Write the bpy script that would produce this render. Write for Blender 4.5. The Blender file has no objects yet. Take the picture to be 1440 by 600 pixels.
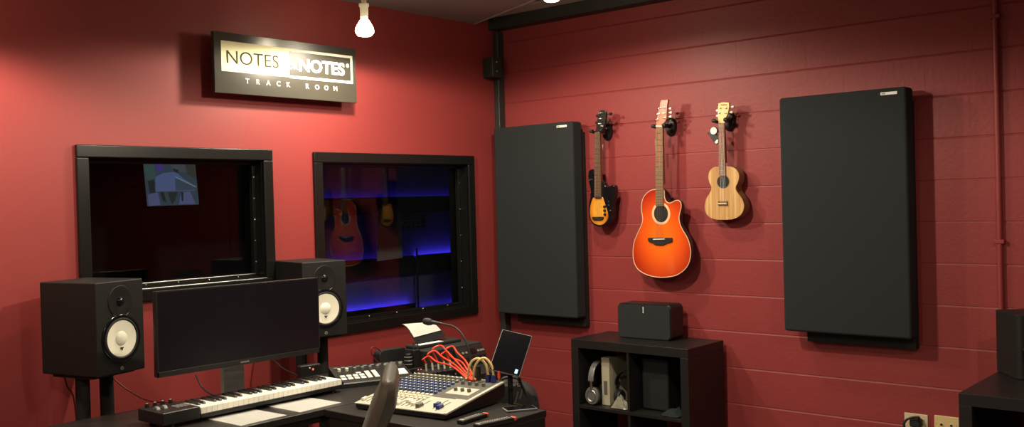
import bpy, bmesh, math, random
from mathutils import Vector, Matrix, Euler
random.seed(7)
scene = bpy.context.scene
COL = scene.collection
PI = math.pi
R = math.radians

# ------------------------------------------------------------------ camera
FPX, YAW, PITCH, ROLL = 1368.85, 0.713436, -0.0126526, -0.0268993
EYE = Vector((-4.9436, -4.3586, 1.60))
_f = Vector((math.cos(YAW)*math.cos(PITCH), math.sin(YAW)*math.cos(PITCH), math.sin(PITCH)))
_r0 = Vector((math.sin(YAW), -math.cos(YAW), 0)); _u0 = _r0.cross(_f)
_r = _r0*math.cos(ROLL) + _u0*math.sin(ROLL); _u = _u0*math.cos(ROLL) - _r0*math.sin(ROLL)
cd = bpy.data.cameras.new('camera'); cam = bpy.data.objects.new('camera', cd); COL.objects.link(cam)
cd.sensor_width = 36; cd.lens = 36*FPX/1440; cd.clip_start = .05
m = Matrix((_r, _u, -_f)).transposed().to_4x4(); m.translation = EYE; cam.matrix_world = m
scene.camera = cam

def at(px, py, axis, val):
    """world point where the sight line of a photo point meets the plane axis = val"""
    d = _f + _r*((px-720)/FPX) - _u*((py-300)/FPX)
    return EYE + d*((val-EYE[axis])/d[axis])

# ------------------------------------------------------------------ materials
def mat(name, col, rough=.5, metal=0, bump=0, bscale=60, var=0, vscale=8, spec=.5, coat=0, emit=None, estr=0, sheen=0):
    m = bpy.data.materials.new(name); m.use_nodes = True
    nt = m.node_tree; b = nt.nodes['Principled BSDF']
    b.inputs['Base Color'].default_value = (*col, 1)
    b.inputs['Roughness'].default_value = rough
    b.inputs['Metallic'].default_value = metal
    b.inputs['Specular IOR Level'].default_value = spec
    b.inputs['Coat Weight'].default_value = coat
    b.inputs['Sheen Weight'].default_value = sheen
    if emit:
        b.inputs['Emission Color'].default_value = (*emit, 1); b.inputs['Emission Strength'].default_value = estr
    tc = nt.nodes.new('ShaderNodeTexCoord')
    if var:
        n = nt.nodes.new('ShaderNodeTexNoise'); n.inputs['Scale'].default_value = vscale; n.inputs['Detail'].default_value = 4
        nt.links.new(tc.outputs['Object'], n.inputs['Vector'])
        r = nt.nodes.new('ShaderNodeMapRange'); r.inputs['To Min'].default_value = 1-var; r.inputs['To Max'].default_value = 1+var
        nt.links.new(n.outputs['Fac'], r.inputs['Value'])
        mx = nt.nodes.new('ShaderNodeVectorMath'); mx.operation = 'SCALE'; mx.inputs[0].default_value = col
        nt.links.new(r.outputs['Result'], mx.inputs['Scale'])
        nt.links.new(mx.outputs['Vector'], b.inputs['Base Color'])
    if bump:
        n = nt.nodes.new('ShaderNodeTexNoise'); n.inputs['Scale'].default_value = bscale; n.inputs['Detail'].default_value = 3
        nt.links.new(tc.outputs['Object'], n.inputs['Vector'])
        bp = nt.nodes.new('ShaderNodeBump'); bp.inputs['Strength'].default_value = bump; bp.inputs['Distance'].default_value = .004
        nt.links.new(n.outputs['Fac'], bp.inputs['Height']); nt.links.new(bp.outputs['Normal'], b.inputs['Normal'])
    return m

RED = (.25, .034, .032)
M = {}
M['wall_smooth'] = mat('red_painted_drywall', RED, .5, bump=.08, bscale=180, var=.05, vscale=2, spec=.35)
M['wall_block'] = mat('red_painted_block', (.262, .038, .038), .5, bump=.35, bscale=45, var=.07, vscale=3, spec=.35)
M['ceiling'] = mat('dark_plum_ceiling', (.25, .21, .21), .8, var=.1)
M['deck'] = mat('dark_grey_deck', (.12, .12, .105), .7, var=.15)
M['steel'] = mat('dark_painted_steel', (.022, .026, .022), .5, var=.1)
M['steel_grey'] = mat('grey_painted_steel', (.42, .42, .37), .5, var=.1)
M['carpet'] = mat('grey_carpet', (.17, .155, .145), .95, bump=.5, bscale=300, var=.3, vscale=60)
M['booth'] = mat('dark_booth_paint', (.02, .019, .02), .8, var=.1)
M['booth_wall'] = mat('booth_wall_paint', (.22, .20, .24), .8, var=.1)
M['black_wood'] = mat('black_brown_wood', (.011, .010, .010), .42, var=.2, vscale=14, spec=.45)
M['desk_black'] = mat('black_desk_laminate', (.016, .014, .013), .38, var=.15, vscale=20)
M['frame_black'] = mat('black_window_paint', (.0065, .0065, .006), .27, var=.15)
M['fabric_black'] = mat('black_acoustic_fabric', (.025, .028, .030), .95, bump=.5, bscale=500, var=.1, vscale=200, spec=.2)
M['vinyl_black'] = mat('black_vinyl_wrap', (.011, .011, .010), .55, bump=.15, bscale=400, spec=.3)
M['plastic_black'] = mat('black_plastic', (.010, .010, .010), .4, var=.1)
M['matte_black'] = mat('matte_black', (.007, .007, .007), .75)
M['gloss_black'] = mat('gloss_black', (.006, .006, .007), .12, var=.1)
M['rubber'] = mat('black_rubber', (.010, .010, .010), .6)
M['screen_off'] = mat('dark_screen', (.004, .004, .006), .07, spec=.4, var=.1)
M['leather'] = mat('black_leather', (.075, .072, .055), .36, bump=.05, bscale=120, var=.1)
M['monitor_screen'] = mat('matte_dark_screen', (.005, .005, .008), .3, spec=.4, var=.1)
M['white_cone'] = mat('white_paper_cone', (.88, .86, .70), .55, var=.05)
M['white_key'] = mat('white_key_plastic', (.90, .88, .76), .35, var=.03)
M['paper'] = mat('white_paper', (.92, .91, .86), .75, var=.03)
M['cream_paper'] = mat('cream_paper', (.42, .38, .27), .75, var=.1)
M['chrome'] = mat('chrome', (.7, .7, .68), .22, metal=1, var=.05)
M['alu'] = mat('brushed_aluminium', (.45, .45, .43), .35, metal=1, var=.08)
M['grey_plastic'] = mat('grey_plastic', (.16, .16, .15), .45, var=.1)
M['stand_grey'] = mat('grey_stand_metal', (.20, .20, .19), .42, metal=.3, var=.08)
M['silver_panel'] = mat('silver_console_panel', (.50, .49, .40), .42, var=.04)
M['panel_dark'] = mat('dark_console_panel', (.10, .098, .08), .45, var=.1)
M['knob_blue'] = mat('blue_knob', (.045, .075, .20), .4, var=.1)
M['knob_navy'] = mat('navy_fader_cap', (.02, .03, .16), .35, var=.1)
M['knob_grey'] = mat('grey_knob', (.13, .125, .10), .45, var=.1)
M['knob_white'] = mat('pale_fader_cap', (.80, .77, .60), .4, var=.04)
M['cable_red'] = mat('red_orange_cable', (.75, .06, .025), .4, var=.08)
M['cable_darkred'] = mat('dark_red_cable', (.16, .015, .015), .45, var=.08)
M['cable_yellow'] = mat('pale_yellow_cable', (.72, .52, .20), .4, var=.08)
M['cable_black'] = mat('black_cable', (.010, .009, .009), .5, var=.1)
M['orange_tip'] = mat('orange_plastic', (.85, .10, .04), .4, var=.05)
M['ivory'] = mat('ivory_plate_plastic', (.66, .50, .24), .4, var=.04)
M['ivory_pale'] = mat('pale_plate_plastic', (.62, .52, .34), .4, var=.04)
M['white_print'] = mat('white_print', (.85, .85, .80), .5, var=.03)
M['grey_print'] = mat('grey_print', (.35, .34, .30), .5, var=.03)
M['cream_face'] = mat('cream_sign_panel', (.92, .90, .58), .7, var=.03, spec=.15)
M['white_sign'] = mat('white_sign_vinyl', (.86, .84, .70), .6, var=.03, spec=.2)
M['sign_board'] = mat('dark_grey_sign_board', (.050, .046, .036), .20, var=.05, spec=.38)
M['sign_dark'] = mat('dark_sign_lettering', (.07, .06, .03), .8, var=.05, spec=.1)
M['gold'] = mat('brass_zip', (.5, .4, .2), .3, metal=1, var=.05)
M['bag'] = mat('black_nylon', (.009, .009, .010), .7, bump=.4, bscale=200)
M['cloth_grey'] = mat('pale_grey_cotton', (.50, .48, .47), .9, bump=.3, bscale=80, var=.1)
M['plastic_film'] = mat('crumpled_pale_film', (.45, .43, .34), .25, bump=.6, bscale=30, var=.2, vscale=20)
M['silver_plastic'] = mat('silver_plastic', (.22, .22, .22), .3, metal=.5, var=.1)
M['grey_book'] = mat('grey_card', (.10, .10, .095), .6, var=.1)
M['fret_wood'] = mat('rosewood', (.12, .062, .030), .5, var=.2, vscale=40)
M['fret_wood_pale'] = mat('pale_rosewood', (.25, .145, .065), .5, var=.15, vscale=40)
M['uke_fret'] = mat('brown_fretboard', (.22, .085, .045), .5, var=.15, vscale=40)
M['head_copper'] = mat('copper_brown_wood', (.48, .17, .085), .3, coat=.3, var=.12, vscale=25)
M['head_pale'] = mat('pale_maple', (.85, .62, .26), .4, var=.08, vscale=25)
M['pearl'] = mat('white_pearl', (.85, .84, .76), .25, var=.03)
M['binding'] = mat('cream_binding', (.75, .55, .32), .4, var=.04)
M['dark_green_gloss'] = mat('black_green_gloss', (.012, .018, .014), .2, var=.2)
M['led_red'] = mat('red_indicator', (.5, .02, .02), .3, emit=(1, .08, .05), estr=2.5)
M['led_white'] = mat('white_lit_pad', (.75, .74, .66), .4, var=.03)
M['led_blue'] = mat('blue_led_strip', (.02, .02, .3), .4, emit=(.06, .04, 1), estr=26)
M['bulb_glass'] = mat('lit_bulb_glass', (.9, .85, .7), .4, emit=(1, .86, .60), estr=45)
M['socket_white'] = mat('white_lamp_socket', (.78, .74, .58), .4, var=.03)

def sunburst(name, c_in, c_mid, c_out, centre, scale, r0, r1, r2, streak=0, rough=.22, coat=.5):
    m = bpy.data.materials.new(name); m.use_nodes = True; nt = m.node_tree; b = nt.nodes['Principled BSDF']
    b.inputs['Roughness'].default_value = rough; b.inputs['Coat Weight'].default_value = coat
    tc = nt.nodes.new('ShaderNodeTexCoord'); mp = nt.nodes.new('ShaderNodeMapping')
    mp.inputs['Location'].default_value = (0, -centre[0]*scale[0], -centre[1]*scale[1]); mp.inputs['Scale'].default_value = (0, scale[0], scale[1])
    nt.links.new(tc.outputs['Object'], mp.inputs['Vector'])
    ln = nt.nodes.new('ShaderNodeVectorMath'); ln.operation = 'LENGTH'; nt.links.new(mp.outputs['Vector'], ln.inputs[0])
    cr = nt.nodes.new('ShaderNodeValToRGB'); e = cr.color_ramp.elements
    e[0].position = r0; e[0].color = (*c_in, 1); e[1].position = r2; e[1].color = (*c_out, 1)
    n = e.new(r1); n.color = (*c_mid, 1)
    nt.links.new(ln.outputs['Value'], cr.inputs['Fac'])
    nt.links.new(cr.outputs['Color'], b.inputs['Base Color'])
    return m
def streaked(name, cols, scale, rough=.35):
    m = bpy.data.materials.new(name); m.use_nodes = True; nt = m.node_tree; b = nt.nodes['Principled BSDF']
    b.inputs['Roughness'].default_value = rough
    tc = nt.nodes.new('ShaderNodeTexCoord'); mp = nt.nodes.new('ShaderNodeMapping'); mp.inputs['Scale'].default_value = (1, scale, 1.5)
    nt.links.new(tc.outputs['Object'], mp.inputs['Vector'])
    n = nt.nodes.new('ShaderNodeTexNoise'); n.inputs['Scale'].default_value = 1; n.inputs['Detail'].default_value = 3
    nt.links.new(mp.outputs['Vector'], n.inputs['Vector'])
    cr = nt.nodes.new('ShaderNodeValToRGB'); e = cr.color_ramp.elements
    e[0].position = .32; e[0].color = (*cols[0], 1); e[1].position = .68; e[1].color = (*cols[2], 1)
    k = e.new(.5); k.color = (*cols[1], 1)
    nt.links.new(n.outputs['Fac'], cr.inputs['Fac']); nt.links.new(cr.outputs['Color'], b.inputs['Base Color'])
    return m
M['koa'] = streaked('streaked_koa', ((.36, .18, .065), (.54, .31, .12), (.68, .43, .19)), 55)
M['koa_side'] = streaked('dark_koa_side', ((.12, .055, .022), (.20, .09, .035), (.26, .13, .05)), 40)
def glass_mat():
    m = bpy.data.materials.new('window_glass'); m.use_nodes = True; nt = m.node_tree
    for n in list(nt.nodes): nt.nodes.remove(n)
    o = nt.nodes.new('ShaderNodeOutputMaterial'); mx = nt.nodes.new('ShaderNodeMixShader')
    t = nt.nodes.new('ShaderNodeBsdfTransparent'); g = nt.nodes.new('ShaderNodeBsdfGlossy'); lw = nt.nodes.new('ShaderNodeLayerWeight')
    t.inputs['Color'].default_value = (.82, .84, .86, 1); g.inputs['Roughness'].default_value = .0
    pw = nt.nodes.new('ShaderNodeMath'); pw.operation = 'POWER'; pw.inputs[1].default_value = 5; nt.links.new(lw.outputs['Facing'], pw.inputs[0])
    fr = nt.nodes.new('ShaderNodeMath'); fr.operation = 'MULTIPLY_ADD'; fr.inputs[1].default_value = .95; fr.inputs[2].default_value = .035; nt.links.new(pw.outputs['Value'], fr.inputs[0])
    nt.links.new(fr.outputs['Value'], mx.inputs['Fac']); nt.links.new(t.outputs['BSDF'], mx.inputs[1]); nt.links.new(g.outputs['BSDF'], mx.inputs[2])
    nt.links.new(mx.outputs['Shader'], o.inputs['Surface'])
    return m
M['glass'] = glass_mat()
def screen_picture():
    m = bpy.data.materials.new('lit_screen_picture'); m.use_nodes = True; nt = m.node_tree; b = nt.nodes['Principled BSDF']
    b.inputs['Base Color'].default_value = (.01, .01, .012, 1); b.inputs['Roughness'].default_value = .3
    tc = nt.nodes.new('ShaderNodeTexCoord')
    v = nt.nodes.new('ShaderNodeTexVoronoi'); v.inputs['Scale'].default_value = 9; v.distance = 'MANHATTAN'
    nt.links.new(tc.outputs['Object'], v.inputs['Vector'])
    n = nt.nodes.new('ShaderNodeTexNoise'); n.inputs['Scale'].default_value = 14; nt.links.new(tc.outputs['Object'], n.inputs['Vector'])
    cr = nt.nodes.new('ShaderNodeValToRGB'); e = cr.color_ramp.elements
    e[0].position = .25; e[0].color = (.012, .02, .03, 1); e[1].position = .75; e[1].color = (.10, .15, .27, 1)
    k = e.new(.5); k.color = (.04, .07, .10, 1)
    mx = nt.nodes.new('ShaderNodeMath'); mx.operation = 'MULTIPLY_ADD'; mx.inputs[1].default_value = .5
    sp = nt.nodes.new('ShaderNodeSeparateColor'); nt.links.new(v.outputs['Color'], sp.inputs['Color'])
    nt.links.new(sp.outputs['Red'], mx.inputs[0]); 
    h = nt.nodes.new('ShaderNodeMath'); h.operation = 'MULTIPLY'; h.inputs[1].default_value = .55; nt.links.new(n.outputs['Fac'], h.inputs[0])
    nt.links.new(h.outputs['Value'], mx.inputs[2])
    nt.links.new(mx.outputs['Value'], cr.inputs['Fac']); nt.links.new(cr.outputs['Color'], b.inputs['Emission Color'])
    b.inputs['Emission Strength'].default_value = .55
    return m
M['tv'] = screen_picture()

# ------------------------------------------------------------------ mesh helpers
class MB:
    def __init__(s): s.bm = bmesh.new()
    def _xf(s, vs, T):
        if T is not None: bmesh.ops.transform(s.bm, matrix=T, verts=vs)
    def box(s, c, size, bev=0, seg=2, T=None):
        g = bmesh.ops.create_cube(s.bm, size=1); vs = g['verts']
        bmesh.ops.transform(s.bm, matrix=Matrix.Translation(c) @ Matrix.Diagonal((*size, 1)), verts=vs)
        if bev:
            es = list({e for v in vs for e in v.link_edges})
            r = bmesh.ops.bevel(s.bm, geom=es, offset=min(bev, min(size)*.49), segments=seg, profile=.5, affect='EDGES')
            vs = list({v for f in r['faces'] for v in f.verts} | {v for v in vs if v.is_valid})
        s._xf(vs, T); return s
    def bb(s, x0, x1, y0, y1, z0, z1, bev=0, seg=2, T=None):
        return s.box(((x0+x1)/2, (y0+y1)/2, (z0+z1)/2), (abs(x1-x0), abs(y1-y0), abs(z1-z0)), bev, seg, T)
    def lathe(s, prof, seg=24, T=None, sx=1, sy=1):
        """prof: list of (radius, height) about +Z"""
        rings = []; vs = []
        for r, h in prof:
            if r < 1e-6:
                v = s.bm.verts.new((0, 0, h)); rings.append([v]); vs.append(v)
            else:
                ring = [s.bm.verts.new((r*sx*math.cos(2*PI*i/seg), r*sy*math.sin(2*PI*i/seg), h)) for i in range(seg)]
                rings.append(ring); vs += ring
        for a, b in zip(rings, rings[1:]):
            for i in range(seg):
                j = (i+1) % seg
                if len(a) == 1 and len(b) == 1: continue
                if len(a) == 1: s.bm.faces.new((a[0], b[j], b[i]))
                elif len(b) == 1: s.bm.faces.new((a[i], a[j], b[0]))
                else: s.bm.faces.new((a[i], a[j], b[j], b[i]))
        s._xf(vs, T); return s
    def cyl(s, p0, p1, r0, r1=None, seg=16, bev=0):
        p0 = Vector(p0); p1 = Vector(p1); d = p1-p0; L = d.length; r1 = r0 if r1 is None else r1
        T = Matrix.Translation(p0) @ d.to_track_quat('Z', 'Y').to_matrix().to_4x4()
        if bev: prof = [(0, 0), (r0-bev, 0), (r0, bev), (r1, L-bev), (r1-bev, L), (0, L)]
        else: prof = [(0, 0), (r0, 0), (r1, L), (0, L)]
        return s.lathe(prof, seg, T)
    def tube(s, pts, r, seg=8, sub=6, closed=False):
        P = [Vector(p) for p in pts]; path = []
        if len(P) > 2 and sub > 1:
            n = len(P)
            for i in range(n-1 if not closed else n):
                a = P[i-1] if (i > 0 or closed) else P[0]*2-P[1]
                b, c = P[i], P[(i+1) % n]
                d = P[(i+2) % n] if (i+2 < n or closed) else P[-1]*2-P[-2]
                for k in range(sub):
                    t = k/sub
                    path.append(.5*((2*b)+(c-a)*t+(2*a-5*b+4*c-d)*t*t+(3*b-a-3*c+d)*t**3))
            if not closed: path.append(P[-1])
        else: path = P
        n = len(path); rings = []; up = None
        for i, p in enumerate(path):
            t = (path[(i+1) % n]-path[i-1]) if closed else (path[min(i+1, n-1)]-path[max(i-1, 0)])
            t = t.normalized() if t.length > 1e-9 else Vector((0, 0, 1))
            if up is None:
                up = t.orthogonal().normalized()
            up = up - t*up.dot(t); up = up.normalized() if up.length > 1e-6 else t.orthogonal().normalized()
            w = t.cross(up)
            rr = r(i/(n-1)) if callable(r) else r
            rings.append([s.bm.verts.new(p+(up*math.cos(2*PI*k/seg)+w*math.sin(2*PI*k/seg))*rr) for k in range(seg)])
        pairs = list(zip(rings, rings[1:])) + ([(rings[-1], rings[0])] if closed else [])
        for a, b in pairs:
            for k in range(seg):
                j = (k+1) % seg; s.bm.faces.new((a[k], a[j], b[j], b[k]))
        if not closed:
            s.bm.faces.new(rings[0][::-1]); s.bm.faces.new(rings[-1])
        return s
    def prism(s, pts, d0, d1, ax, bev=0, seg=2):
        """pts: 2-D outline; ax(u,v,d) -> 3-D; solid between depths d0 and d1"""
        a = [s.bm.verts.new(ax(u, v, d0)) for u, v in pts]; b = [s.bm.verts.new(ax(u, v, d1)) for u, v in pts]
        n = len(pts)
        f0 = s.bm.faces.new(a[::-1]); f1 = s.bm.faces.new(b)
        for i in range(n): s.bm.faces.new((a[i], a[(i+1) % n], b[(i+1) % n], b[i]))
        if bev:
            es = list(f0.edges)+list(f1.edges)
            bmesh.ops.bevel(s.bm, geom=es, offset=bev, segments=seg, profile=.5, affect='EDGES')
        return s
    def shell(s, pts, levels, ax):
        """stack of scaled outlines [(scale, depth)] about the outline's centre: a domed solid"""
        n = len(pts); cu = sum(p[0] for p in pts)/n; cv = sum(p[1] for p in pts)/n
        rings = [[s.bm.verts.new(ax(cu+(u-cu)*k, cv+(v-cv)*k, d)) for u, v in pts] for k, d in levels]
        for a, b in zip(rings, rings[1:]):
            for i in range(n): s.bm.faces.new((a[i], a[(i+1) % n], b[(i+1) % n], b[i]))
        s.bm.faces.new(rings[0][::-1]); s.bm.faces.new(rings[-1]); return s
    def grid(s, fn, nu, nv, thick=None):
        V = [[s.bm.verts.new(fn(i/nu, j/nv)) for j in range(nv+1)] for i in range(nu+1)]
        for i in range(nu):
            for j in range(nv): s.bm.faces.new((V[i][j], V[i+1][j], V[i+1][j+1], V[i][j+1]))
        if thick:
            g = bmesh.ops.solidify(s.bm, geom=list(s.bm.faces), thickness=thick)
        return s
    def build(s, name, material, parent=None, sharp=50, loc=None, rot=None):
        bmesh.ops.recalc_face_normals(s.bm, faces=s.bm.faces)
        me = bpy.data.meshes.new(name); s.bm.to_mesh(me); s.bm.free()
        if sharp:
            me.shade_smooth(); me.set_sharp_from_angle(angle=R(sharp))
        me.materials.append(M[material] if isinstance(material, str) else material)
        o = bpy.data.objects.new(name, me); COL.objects.link(o)
        if parent: o.parent = parent
        if loc is not None: o.location = loc
        if rot is not None: o.rotation_euler = rot
        if sharp:
            wn = o.modifiers.new('weighted_normals', 'WEIGHTED_NORMAL'); wn.keep_sharp = True; wn.weight = 80
        return o

def thing(name, label, cat, loc=(0, 0, 0), rz=0, group=None, rot=None):
    o = bpy.data.objects.new(name, None); COL.objects.link(o); o.empty_display_size = .05
    o.location = loc; o.rotation_euler = rot if rot is not None else (0, 0, rz)
    o['label'] = label; o['category'] = cat
    if group: o['group'] = group
    return o
def tag(o, label, cat, group=None):
    o['label'] = label; o['category'] = cat
    if group: o['group'] = group
    return o
def struct(o): o['kind'] = 'structure'; return o
def part_copy(o, parent, loc=None):
    c = o.copy(); COL.objects.link(c); c.parent = parent
    if loc is not None: c.location = loc
    return c
def copy_thing(o, label, loc, rz=None, group=None):
    c = o.copy(); COL.objects.link(c); c.location = loc; c['label'] = label
    if rz is not None: c.rotation_euler = (0, 0, rz)
    if group: c['group'] = group
    for ch in list(o.children):
        k = ch.copy(); COL.objects.link(k); k.parent = c
        for g in list(ch.children):
            q = g.copy(); COL.objects.link(q); q.parent = k
    return c
def text_mesh(txt, size, material, parent, loc, rot, name='lettering', extrude=.001, bold=0, spacing=1, width=None, align='LEFT'):
    cu = bpy.data.curves.new('text_source', 'FONT'); cu.body = txt; cu.size = size; cu.extrude = extrude; cu.offset = bold
    cu.space_character = spacing; cu.align_x = align; cu.resolution_u = 4
    o = bpy.data.objects.new('text_source', cu); COL.objects.link(o)
    dg = bpy.context.evaluated_depsgraph_get(); me = bpy.data.meshes.new_from_object(o.evaluated_get(dg))
    bpy.data.objects.remove(o); bpy.data.curves.remove(cu)
    me.name = name; me.materials.clear(); me.materials.append(M[material])
    if width:
        xs = [v.co.x for v in me.vertices]; k = width/(max(xs)-min(xs)); x0 = min(xs)
        for v in me.vertices: v.co.x = (v.co.x-x0)*k
    t = bpy.data.objects.new(name, me); COL.objects.link(t); t.parent = parent; t.location = loc; t.rotation_euler = rot
    return t

# ================================================================== ROOM
X0, Y0, H = -6.6, -6.2, 2.77
def wall_with_holes(name, x0, x1, z0, z1, y0, y1, holes, material):
    xs = sorted({x0, x1} | {h[0] for h in holes} | {h[1] for h in holes}); zs = sorted({z0, z1} | {h[2] for h in holes} | {h[3] for h in holes})
    b = MB(); bm = b.bm
    def inside(x, z): return any(h[0] < x < h[1] and h[2] < z < h[3] for h in holes)
    nx, nz = len(xs)-1, len(zs)-1
    solid = [[not inside((xs[i]+xs[i+1])/2, (zs[j]+zs[j+1])/2) for j in range(nz)] for i in range(nx)]
    V = {}
    def v(i, j, y):
        k = (i, j, y)
        if k not in V: V[k] = bm.verts.new((xs[i], y, zs[j]))
        return V[k]
    for i in range(nx):
        for j in range(nz):
            if not solid[i][j]: continue
            for y in (y0, y1): bm.faces.new((v(i, j, y), v(i+1, j, y), v(i+1, j+1, y), v(i, j+1, y)))
            for di, dj, a, c in ((-1, 0, (i, j), (i, j+1)), (1, 0, (i+1, j), (i+1, j+1)), (0, -1, (i, j), (i+1, j)), (0, 1, (i, j+1), (i+1, j+1))):
                ii, jj = i+di, j+dj
                if 0 <= ii < nx and 0 <= jj < nz and solid[ii][jj]: continue
                bm.faces.new((v(*a, y0), v(*c, y0), v(*c, y1), v(*a, y1)))
    return struct(b.build(name, material, sharp=0))
# windows as outer casing rectangles on the left wall (x0, x1, z0, z1)
WIN = [(-2.910, -1.859, 1.172, 1.908), (-1.586, -.291, .872, 1.902)]
CAS = .058
wall_with_holes('wall_left', X0, 0, 0, 3.1, 0, .16, [(w[0]+CAS-.012, w[1]-CAS+.012, w[2]+CAS-.012, w[3]-CAS+.012) for w in WIN], 'wall_smooth')
# block wall: courses with shallow struck joints, one mesh
def block_wall():
    b = MB(); bm = b.bm; C = .2032; z0 = 1.4431-7*C; prof = [(0, 0)]
    z = z0
    if z > .012: pass
    k = 0
    while z < 3.1:
        if z > .01: prof += [(0, z-.0070), (.0012, z-.0050), (.0034, z+.0010), (.0034, z+.0022), (0, z+.0034)]
        z += C; k += 1
    prof.append((0, 3.1))
    rows = [[bm.verts.new((x, y, zz)) for x, zz in prof] for y in (Y0, 0)]
    for i in range(len(prof)-1): bm.faces.new((rows[0][i], rows[0][i+1], rows[1][i+1], rows[1][i]))
    bk = [[bm.verts.new((.2, y, zz)) for zz in (0, 3.1)] for y in (Y0, 0)]
    bm.faces.new((bk[0][0], bk[0][1], bk[1][1], bk[1][0]))
    o = b.build('wall_right', 'wall_block', sharp=0); struct(o)
    # faint upright joints, half-bond, in the paint's bump
    nt = M['wall_block'].node_tree; bs = nt.nodes['Principled BSDF']
    tc = nt.nodes.new('ShaderNodeTexCoord'); sp = nt.nodes.new('ShaderNodeSeparateXYZ'); cb = nt.nodes.new('ShaderNodeCombineXYZ')
    nt.links.new(tc.outputs['Object'], sp.inputs['Vector'])
    ay = nt.nodes.new('ShaderNodeMath'); ay.operation = 'ADD'; ay.inputs[1].default_value = 1.965 + 20*.4064
    az = nt.nodes.new('ShaderNodeMath'); az.operation = 'ADD'; az.inputs[1].default_value = -(1.4431-4*C) + 20*C
    nt.links.new(sp.outputs['Y'], ay.inputs[0]); nt.links.new(sp.outputs['Z'], az.inputs[0])
    nt.links.new(ay.outputs['Value'], cb.inputs['X']); nt.links.new(az.outputs['Value'], cb.inputs['Y'])
    br = nt.nodes.new('ShaderNodeTexBrick'); br.inputs['Scale'].default_value = 1; br.inputs['Mortar Size'].default_value = .0022
    br.inputs['Mortar Smooth'].default_value = .3; br.inputs['Brick Width'].default_value = .4064; br.inputs['Row Height'].default_value = C; br.offset = .5
    nt.links.new(cb.outputs['Vector'], br.inputs['Vector'])
    bp2 = nt.nodes.new('ShaderNodeBump'); bp2.invert = True; bp2.inputs['Strength'].default_value = .35; bp2.inputs['Distance'].default_value = .003
    nt.links.new(br.outputs['Fac'], bp2.inputs['Height'])
    old = bs.inputs['Normal'].links[0].from_socket; nt.links.new(old, bp2.inputs['Normal']); nt.links.new(bp2.outputs['Normal'], bs.inputs['Normal'])
block_wall()
struct(MB().bb(X0-.15, X0, Y0-.15, .16, 0, 3.1).build('wall_back', 'wall_smooth', sharp=0))
struct(MB().bb(X0, .2, Y0-.15, Y0, 0, 3.1).build('wall_front', 'wall_smooth', sharp=0))
struct(MB().bb(X0-.15, .2, Y0-.15, 2.2, -.1, 0).build('floor', 'carpet', sharp=0))
# main ceiling slab with its skew edge, and the raised deck beyond it
e0, ed = Vector((-.235, 0)), Vector((-.36, -.93)).normalized()
L = (-Y0)/-ed.y
e1 = e0 + ed*L
struct(MB().prism([(X0, 0), (e0.x, 0), (e1.x, Y0), (X0, Y0)], H, H+.10, lambda u, v, d: (u, v, d)).build('ceiling', 'ceiling', sharp=0))
struct(MB().bb(X0-.15, .2, Y0-.15, .16, 3.1, 3.2).build('ceiling_deck', 'deck', sharp=0))
tr = MB()
for s in (0,):
    a = Vector((e0.x, 0, H+.004)); c = Vector((e1.x, Y0, H+.004)); d = (c-a)
    T = Matrix.Translation((a+c)/2) @ Matrix.Rotation(math.atan2(d.y, d.x), 4, 'Z')
    tr.box((0, 0, 0), (d.length, .012, .014), 0, T=T)
struct(tr.build('trim_1', 'steel_grey', sharp=0))
# steel beam along the block wall: dark ledger on the wall, pale flange standing out above it
struct(MB().bb(-.10, 0, Y0, 0, 2.745, 2.82).bb(-.05, 0, Y0, 0, 2.82, 3.0).build('beam', 'steel', sharp=0))
struct(MB().bb(-.25, 0, Y0, 0, 2.82, 2.835).build('beam_flange', 'steel_grey', sharp=0))
# black channel in the corner
struct(MB().bb(-.06, 0, -.045, 0, 0, 2.735, .006).build('trim_2', 'steel'))
struct(MB().bb(X0, -.001, -.014, 0, 0, .09, .003).build('baseboard_left', 'frame_black'))
struct(MB().bb(-.014, 0, Y0, -.06, 0, .09, .003).build('baseboard_right', 'frame_black'))

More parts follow.
